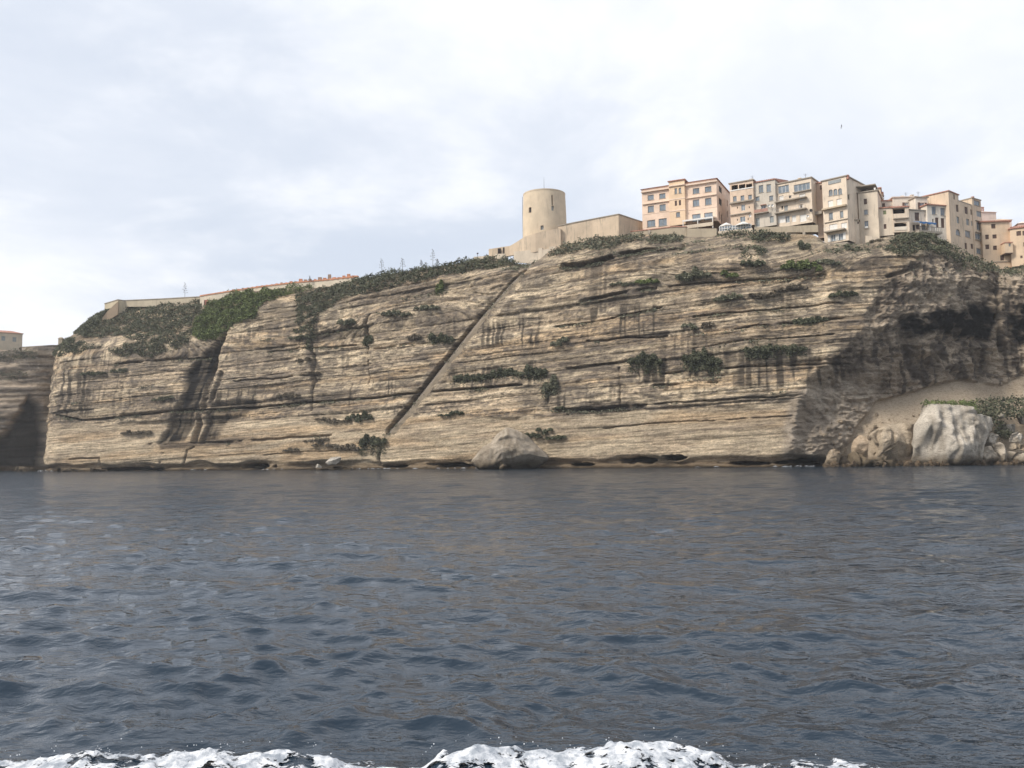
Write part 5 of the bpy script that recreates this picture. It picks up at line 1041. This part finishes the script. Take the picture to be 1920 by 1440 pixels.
house('town_house', 'ochre house with six brown shutters and a red tiled eave', K4, 1245, 1705, 207.5, 207.0, 672, 1440, 9, OCH, [(1420, 735, 62, 76, 'brown'), (1317, 910, 52, 76, 'brown'), (1440, 902, 62, 66, 'brown'), (1320, 1072, 56, 76, 'brown'), (1447, 1087, 56, 72, 'brown'), (1565, 1252, 56, 86, 'brown')], roof='shed', over=.4, parts=[('ledge', 1380, 1320, 1690, .12, 0, .2, CONC), ('base_course', 1360, 1400, 1700, 1.2, 0, .15, OCH)])
house('oriel_box', 'small projecting oriel box on the ochre house', K4, 1608, 1738, 205.2, 205.0, 1010, 1170, 2.2, OCH, [(1688, 1042, 32, 48, 'grey')], roofmat=TILE, over=.1, cat='oriel', parts=[('underside', 1612, 1178, 1735, .2, -2, -.1, BROWN)])
house('town_house', 'ochre house cut by the right picture edge', K4, 1702, 2100, 206.0, 203.5, 782, 1400, 9, OCH, [(1834, 852, 66, 76, 'brown'), (1930, 846, 60, 76, 'brown'), (1879, 1236, 32, 42, 'brown'), (1935, 1030, 44, 70, 'brown'), (2030, 846, 60, 76, 'brown'), (2030, 1030, 50, 70, 'brown')], roof='shed', over=.3)
house('background_house', 'pink gabled house at the right edge behind the ochre houses', K4, 1830, 2150, 214, 213, 690, 900, 8, stucco('rose_stucco', (.60, .44, .36), amt=.2), [], roof='hip', roofmat=PALEP)
house('background_house', 'pinkish roof just left of the rightmost gable', K4, 1480, 1720, 215, 214.5, 640, 800, 8, PALEP, [], roof='hip', roofmat=SALM)

# --- terraces, retaining walls and pillars on the rim
wall_strip('retaining_wall', 'ochre stone retaining wall with a tile edge below the hotel left wing', [(20, 1090, 1180, 215), (330, 1058, 1200, 212.6), (720, 1012, 1200, 209.6), (930, 1010, 1230, 208.2)], STONE, 1.0, 'wall', TILE, K1)
wall_strip('retaining_wall', 'rough stone terrace wall under the hotel canopy', [(935, 1036, 1230, 207.4), (1425, 1032, 1200, 204.4)], STONE, 1.0, 'wall', None, K1)
wall_strip('pillar', 'pale square pillar below the hotel left wing', [(300, 1062, 1290, 209), (345, 1060, 1290, 208.7)], CONC, .6, 'pillar', None, K1)
wall_strip('retaining_wall', 'long brown retaining wall under the cream balcony house', [(560, 1015, 1090, 203.0), (920, 1005, 1100, 200.8), (1600, 972, 1090, 196.8)], STONE, .9, 'wall', None, K2)
wall_strip('pillar', 'concrete pillar under the retaining wall, left of two', [(1060, 1095, 1350, 199.4), (1105, 1093, 1350, 199.1)], CONC, .6, 'pillar', None, K2)
wall_strip('pillar', 'concrete pillar under the retaining wall, right of two', [(1350, 1090, 1330, 197.8), (1392, 1088, 1330, 197.5)], CONC, .6, 'pillar', None, K2)
wall_strip('garden_wall', 'small beige wall by the dry bush under the plain house', [(900, 1150, 1290, 196.5), (1100, 1170, 1290, 196)], BEIGE, .6, 'wall', None, K3)
wall_strip('garden_wall', 'thin pale wall line across the slope below the town houses', [(820, 1338, 1352, 196), (1200, 1318, 1332, 195.5), (1640, 1300, 1314, 195.2)], CONC, .4, 'wall', None, K3)
wall_strip('foundation_wall', 'grey brown foundation below the tall arched house', [(215, 1290, 1390, 199.8), (600, 1250, 1330, 196.4)], CONC, 2, 'wall', None, K3)
def windbreak():
    fc = Fac(1349, 206.5, 1408.5, 204.0, 428); z0 = fc.hit(1349, 434)[1]; z1 = fc.hit(1349, 425.5)[1]; rt = empty('windbreak', fc.p(fc.L / 2, z0, 0)); tag(rt, 'glass windbreak with white posts around the restaurant terrace', 'windbreak'); n = 12
    for i in range(n + 1): p = MB(); a = fc.L * i / n; fbox(p, fc, a - .06, a + .06, z0, z1 + .1, -.06, .06); p.build('post', WHITEP, rt)
    for i in range(n): p = MB(); fbox(p, fc, fc.L * i / n + .07, fc.L * (i + 1) / n - .07, z0 + .1, z1, -.02, .02); p.build('pane', GLASS, rt)
    p = MB(); fbox(p, fc, 0, fc.L, (z0 + z1) / 2 - .05, (z0 + z1) / 2 + .05, .06, .11); p.build('rail', WHITEP, rt)
    p = MB(); fbox(p, fc, -.3, fc.L + .3, z0 - .9, z0, -6, .3); p.build('terrace_base', BEIGE, rt)
windbreak()
def parasol(u, vt, w, D, label):
    p = at(u, vt, D); wm = w * D / F / 2; rt = empty('parasol', (p[0], p[1], p[2] - 2.7)); tag(rt, label, 'parasol', 'white parasols on the terrace'); m = MB(); n = 8; h = .85
    for i in range(n):
        a, b = 2 * math.pi * i / n + .39, 2 * math.pi * (i + 1) / n + .39; e = [np.array([p[0] + wm * math.cos(q), p[1] + wm * math.sin(q), p[2] - h]) for q in (a, b)]
        m.face([p, e[0], e[1]]); m.face([e[0], e[0] - [0, 0, .22], e[1] - [0, 0, .22], e[1]])
    m.build('canopy', WHITEP, rt); m = MB(); m.tube((p[0], p[1], p[2] - 2.7), (p[0], p[1], p[2] - .05), .04); m.build('pole', METAL, rt)
parasol(1361.5, 417.2, 27, 207.5, 'white parasol on the terrace just right of the pink hotel'); parasol(1393.5, 415.4, 31, 205.2, 'white parasol in front of the narrow tan house')
def dish(u, v, w, D, label, mat=WHITEP):
    p = at(u, v, D); r = w * D / F / 2; rt = empty('satellite_dish', p); tag(rt, label, 'satellite dish', 'satellite dishes on the house fronts'); n = 14; V = [p + [0, .18, 0]]; Q = []
    for k in (1, 2, 3): V += [p + np.array([r * k / 3 * math.cos(a), .18 - .18 * (k / 3) ** 2, r * k / 3 * math.sin(a)]) for a in [2 * math.pi * i / n for i in range(n)]]
    m = MB()
    for k in range(3):
        for i in range(n):
            j = (i + 1) % n; g = lambda kk, q: V[0] if kk == 0 else V[1 + (kk - 1) * n + q]
            m.face([g(k, i), g(k + 1, i), g(k + 1, j)] if k == 0 else [g(k, i), g(k + 1, i), g(k + 1, j), g(k, j)])
    m.build('reflector', mat, rt); m = MB(); m.tube(p + [0, .15, 0], p + [0, 1.0, -.25], .04); m.build('bracket', METAL, rt)
for x, y, w, K, D, lab, mt in [(490, 828, 44, K2, 206.6, 'white satellite dish at the right edge of the narrow tan house', WHITEP), (802, 660, 44, K2, 205.4, 'white satellite dish by the red brown balcony, left of two', WHITEP), (858, 655, 46, K2, 205, 'white satellite dish by the red brown balcony, right of two', WHITEP), (1438, 830, 42, K2, 200.8, 'white satellite dish at the lower right of the cream balcony house', WHITEP), (1490, 738, 56, K2, 200.8, 'dark satellite dish beside the tan set back house', METAL), (757, 797, 50, K3, 201.6, 'white satellite dish on the shaded grey brown house', WHITEP)]:
    dish(K[0] + x / K[2], K[1] + y / K[2], w / K[2], D, lab, mt)

# --- left end: bastion, long wall, far house
wall_strip('bastion_wall', 'cream corner bastion at the left end of the plateau', [(785, 520, 600, 283), (885, 490, 600, 279), (960, 500, 570, 281)], stucco('bastion_plaster', (.52, .44, .31), amt=.3), 1.5, 'wall', CONC, (0, 440, 4))
wall_strip('bastion_buttress', 'slanting brown buttress running down from the bastion corner', [(770, 620, 660, 277), (800, 580, 650, 277.5), (885, 500, 600, 278)], stucco('buttress_stone', (.42, .31, .21), amt=.4), .8, 'buttress', None, (0, 440, 4))
wall_strip('boundary_wall', 'long low stone wall on the skyline right of the bastion', [(895, 497, 540, 281), (1200, 484, 540, 277), (1525, 466, 520, 271), (1640, 455, 500, 269)], stucco('boundary_stone', (.48, .41, .30), amt=.4), .7, 'wall', CONC, (0, 440, 4))
wall_strip('red_doorway', 'red brick doorway wall at the edge of the green thicket', [(1522, 490, 580, 266), (1562, 488, 580, 265.5)], plain('red_brick', (.30, .13, .09), .9, .3, 4), .7, 'doorway', None, (0, 440, 4))
wall_strip('door_jamb', 'pale jamb beside the red brick doorway', [(1516, 490, 585, 265.8), (1528, 490, 585, 265.6)], CREAM, .4, 'wall', None, (0, 440, 4))
K7 = (360, 440, 4)
CLAY = plain('orange_clay', (.52, .24, .14), .9, .35, 1.5)
cw = wall_strip('coped_wall', 'long wall with orange tile coping rising behind the green thicket', [(60, 464, 520, 268), (300, 426, 520, 264), (500, 396, 480, 260.5), (745, 366, 460, 256.5), (1000, 344, 440, 252.5), (1240, 316, 400, 249)], stucco('coped_masonry', (.62, .54, .42), amt=.3), .8, 'wall', CLAY, K7, ch=.38)
for i in range(26):
    f = i / 25; x = 310 + 900 * f; y = np.interp(x, [300, 500, 745, 1000, 1240], [422, 392, 362, 340, 312]); D = np.interp(x, [300, 1240], [263.6, 248.8]); big = x > 740
    hgt = (random.choice([10, 14, 18, 26, 40]) if big else random.choice([9, 11, 14])); wd = random.uniform(22, 34) if big else random.uniform(16, 24)
    u, v = 360 + x / 4, 440 + y / 4; p = at(u, v, D); m = MB(); hm = hgt / 4 * D / F / 2; wm = wd / 4 * D / F / 2; m.prism([p + [-wm, 0, -.3], p + [wm, 0, -.3], p + [wm, .7, -.3], p + [-wm, .7, -.3]], [p + [-wm * .8, 0, 2 * hm], p + [wm * .8, 0, 2 * hm], p + [wm * .8, .7, 2 * hm], p + [-wm * .8, .7, 2 * hm]])
    m.build('clay_stub', CLAY if random.random() < .6 else plain('clay_stub', (.34, .24, .18), .9), cw)
fh, ff, zf, zft = house('far_house', 'cream house with orange tiled roof on the far left cliff', (0, 440, 4), -160, 168, 313, 321, 722, 860, 12, stucco('far_plaster', (.55, .47, .36), amt=.25), [(25, 778, 24, 34, 'grey'), (108, 786, 24, 34, 'grey'), (-60, 770, 24, 34, 'grey')], roof='hip', over=.4)
wall_strip('far_wall', 'low wall running right from the far cream house', [(165, 846, 880, 318), (310, 844, 880, 316)], CONC, .6, 'wall', None, (0, 440, 4))
def sentry():
    p = surf(108.3, 647); p = p + [0, .6, 1.0]; s_ = 266 / F; rt = empty('sentry_box', p); tag(rt, 'small stone sentry box on the left shoulder of the cliff', 'sentry box'); m = MB(); m.box(p + [0, 0, .4], [4.2 * s_, 0, 0], [0, 4.2 * s_, 0], [0, 0, 1.0]); m.build('wall', STONE, rt); m = MB(); m.prism([p + [-.85, -.85, 1.4], p + [.85, -.85, 1.4], p + [.85, .85, 1.4], p + [-.85, .85, 1.4]], [p + [-.25, -.25, 1.95], p + [.25, -.25, 1.95], p + [.25, .25, 1.95], p + [-.25, .25, 1.95]]); m.build('roof', STONE, rt)
sentry()

# ------------------------------------------------------------------ agave stalks, lamp, gull
STALK = plain('dry_stalk', (.10, .085, .065), .9)
def agave(u, v0, v1, D, label, big=True):
    b, t = at(u - (.6 if big else 0), v1 + 3, D), at(u, v0, D); t = np.array([t[0], b[1], t[2]]); r = random.Random(int(u)); H_ = t[2] - b[2]; rt = empty('agave', b); tag(rt, label, 'agave', 'flowering agave stalks on the skyline')
    m = MB(); m.tube(b, t, .065, .025, 6); m.build('stalk', STALK, rt); m = MB()
    for k in range(13):
        f = .45 + .53 * k / 12; p = b + (t - b) * f; a = k * 2.4; l = .75 * (1 - (f - .45) * 1.35) * (1 if big else .6); q = p + [l * math.cos(a), l * math.sin(a), .16]; m.tube(p, q, .03, .02, 4)
        for j in range(3): c = q + [r.gauss(0, .07), r.gauss(0, .07), r.gauss(.05, .05)]; m.box(c, [.065, 0, 0], [0, .065, 0], [0, 0, .045])
    m.build('flower_branches', STALK, rt); m = MB()
    for k in range(12): a = k * 2 * math.pi / 12; d = np.array([math.cos(a), math.sin(a), 0]); n_ = np.array([-d[1], d[0], 0]); m.prism([b - n_ * .1, b + n_ * .1, b + n_ * .06 + d * .1 + [0, 0, .1]], [b + d * 1.0 + [0, 0, .8], b + d * 1.02 + [0, 0, .8], b + d * 1.0 + [0, 0, .84]])
    m.build('leaf_rosette', LEAF_GREY, rt)
for u, a, b, lab, bg_ in [(347, 531, 562, 'agave stalk standing alone on the skyline above the bastion wall', 1), (581, 519, 535, 'short agave stalk beside the orange coped wall', 0), (716, 487, 514, 'agave stalk on the rim, leftmost of the group left of the tower', 1), (755, 486, 509, 'agave stalk on the rim, second of the group left of the tower', 1), (790, 489, 504, 'small thin agave stalk between two taller ones', 0), (812, 469, 501, 'tallest agave stalk on the rim left of the tower', 1), (820, 487, 500, 'very short agave stalk right of the tallest one', 0)]:
    P_ = surf(u, b + 4); agave(u, a, b, P_[1] + 1.0, lab, bg_)
p = at(895.6, 483, 231.5); m_ = empty('street_lamp', p); tag(m_, 'small dark lamp post at the left end of the white path wall', 'lamp'); q = MB(); q.tube(p + [0, 0, -.6], p + [0, 0, .95], .05); q.build('pole', METAL, m_); q = MB(); q.tube(p + [0, 0, .95], p + [0, 0, 1.2], .16, .30); q.tube(p + [0, 0, 1.2], p + [0, 0, 1.3], .32, .1); q.build('lantern', METAL, m_)
def gull():
    p = at(1578, 237, 200); rt = empty('gull', p); tag(rt, 'dark gull banking in the sky above the town', 'bird'); V = []; Q = []; N, K = 10, 8
    ax = np.array([.45, -.85, .12]); ax /= np.linalg.norm(ax); sd = np.array([.30, .10, .95]); sd = sd - ax * (sd @ ax); sd /= np.linalg.norm(sd); upv = np.cross(ax, sd); prof = [(-.26, .005), (-.2, .03), (-.1, .055), (0, .065), (.1, .06), (.17, .04), (.21, .036), (.25, .012)]
    for x, r in prof: V += [p + ax * x + (sd * math.cos(a) + upv * math.sin(a)) * r for a in [2 * math.pi * i / N for i in range(N)]]
    i = np.arange(K * N).reshape(K, N); j = np.roll(i, -1, 1); np_mesh('body', np.array(V) - p, np.stack([i[:-1], j[:-1], j[1:], i[1:]], -1).reshape(-1, 4), plain('gull_grey', (.16, .16, .17), .8), parent=rt)
    for sg in (-1, 1):
        m = MB(); st = [(0, .11, .0), (.22, .12, .09), (.42, .09, .07), (.62, .015, -.03)]
        for (a, c_, h0), (b, d, h1) in zip(st[:-1], st[1:]):
            A, B_ = p + sd * sg * (a + .04) + upv * h0, p + sd * sg * (b + .04) + upv * h1; sw = -ax * .10 * b
            m.prism([A - ax * c_, A + ax * c_, B_ + ax * d + sw, B_ - ax * d + sw], [A - ax * c_ + upv * .014, A + ax * c_ + upv * .014, B_ + ax * d + sw + upv * .01, B_ - ax * d + sw + upv * .01])
        m.build('wing', plain('gull_wing', (.09, .09, .10), .8), rt)
gull()

# ------------------------------------------------------------------ the diagonal staircase cut into the cliff
def staircase():
    st = np.array(STAIR, float); L = np.r_[0, np.cumsum(np.hypot(*np.diff(st, axis=0).T))]; n = 70; q = np.linspace(0, L[-1], n); u = np.interp(q, L, st[:, 0]); v = np.interp(q, L, st[:, 1])
    base = CL['base'].reshape(-1, 3); bU, bV = CL['bU'].ravel(), CL['bV'].ravel(); Dd = np.array([base[np.argmin((bU - a) ** 2 + (bV - b) ** 2)][1] for a, b in zip(u, v)]); k = np.ones(7) / 7; Dd = np.convolve(np.pad(Dd, 3, 'edge'), k, 'valid')
    w_ = np.interp(q / L[-1], [0, .15, .6, 1], [7, 7.5, 8.5, 5]); d = np.array([np.gradient(u), np.gradient(v)]).T; d /= np.linalg.norm(d, axis=1)[:, None]; nx, ny = d[:, 1], -d[:, 0]          # perpendicular in the picture
    sgn = np.sign(nx + 1e-9); nx, ny = -nx * sgn * -1, -ny * sgn * -1
    rt = empty('rock_staircase', at(u[0], v[0], Dd[0])); tag(rt, 'long diagonal staircase with a pale parapet cut across the cliff face', 'staircase')
    up = np.array([at(a, b, D - .45) for a, b, D in zip(u, v, Dd)]); lo = np.array([at(a + abs(x) * ww, b + abs(y) * ww, D - .35) for a, b, x, y, ww, D in zip(u, v, nx, ny, w_, Dd)]); inn = up + [0, 1.0, 0]; lin = lo + [0, 1.4, 0]
    jit = (fbm(q / 6, 0 * q, 801, 3) - .5) * .35; lo[:, 1] += jit; up[:, 2] += jit * .5
    V = np.stack([inn, up, lo, lin], 0); np_mesh('parapet', V, grid_quads(4, n), stucco('cut_rock', (.47, .375, .265), amt=.35), False, parent=rt).location = tuple(-np.array(rt.location))
    m = MB()
    for i in range(120):
        f = i / 119 * L[-1]; a, b, D = np.interp(f, q, u), np.interp(f, q, v), np.interp(f, q, Dd); c = at(a, b, D + 1.3) - [.25, 0, .55]; m.box(c, [.45, 0, 0], [0, .9, 0], [0, 0, .35])
    s_ = m.build('steps', CONC, rt); s_['kind'] = 'stuff'
staircase()

# ------------------------------------------------------------------ thin sea haze
def haze():
    m = bpy.data.materials.new('sea_haze'); m.use_nodes = True; nt = m.node_tree; nt.nodes.clear(); o_ = nt.nodes.new('ShaderNodeOutputMaterial'); v = nt.nodes.new('ShaderNodeVolumePrincipled')
    v.inputs['Color'].default_value = (.93, .95, .98, 1); v.inputs['Density'].default_value = 0.00022; v.inputs['Anisotropy'].default_value = 0.2; nt.links.new(v.outputs[0], o_.inputs['Volume'])
    q = MB(); q.box((0, 0, 46), (9500, 0, 0), (0, 9500, 0), (0, 0, 49.5)); ob = q.build('haze', m); tag(ob, 'thin pale sea haze', 'haze', kind='stuff')
haze()
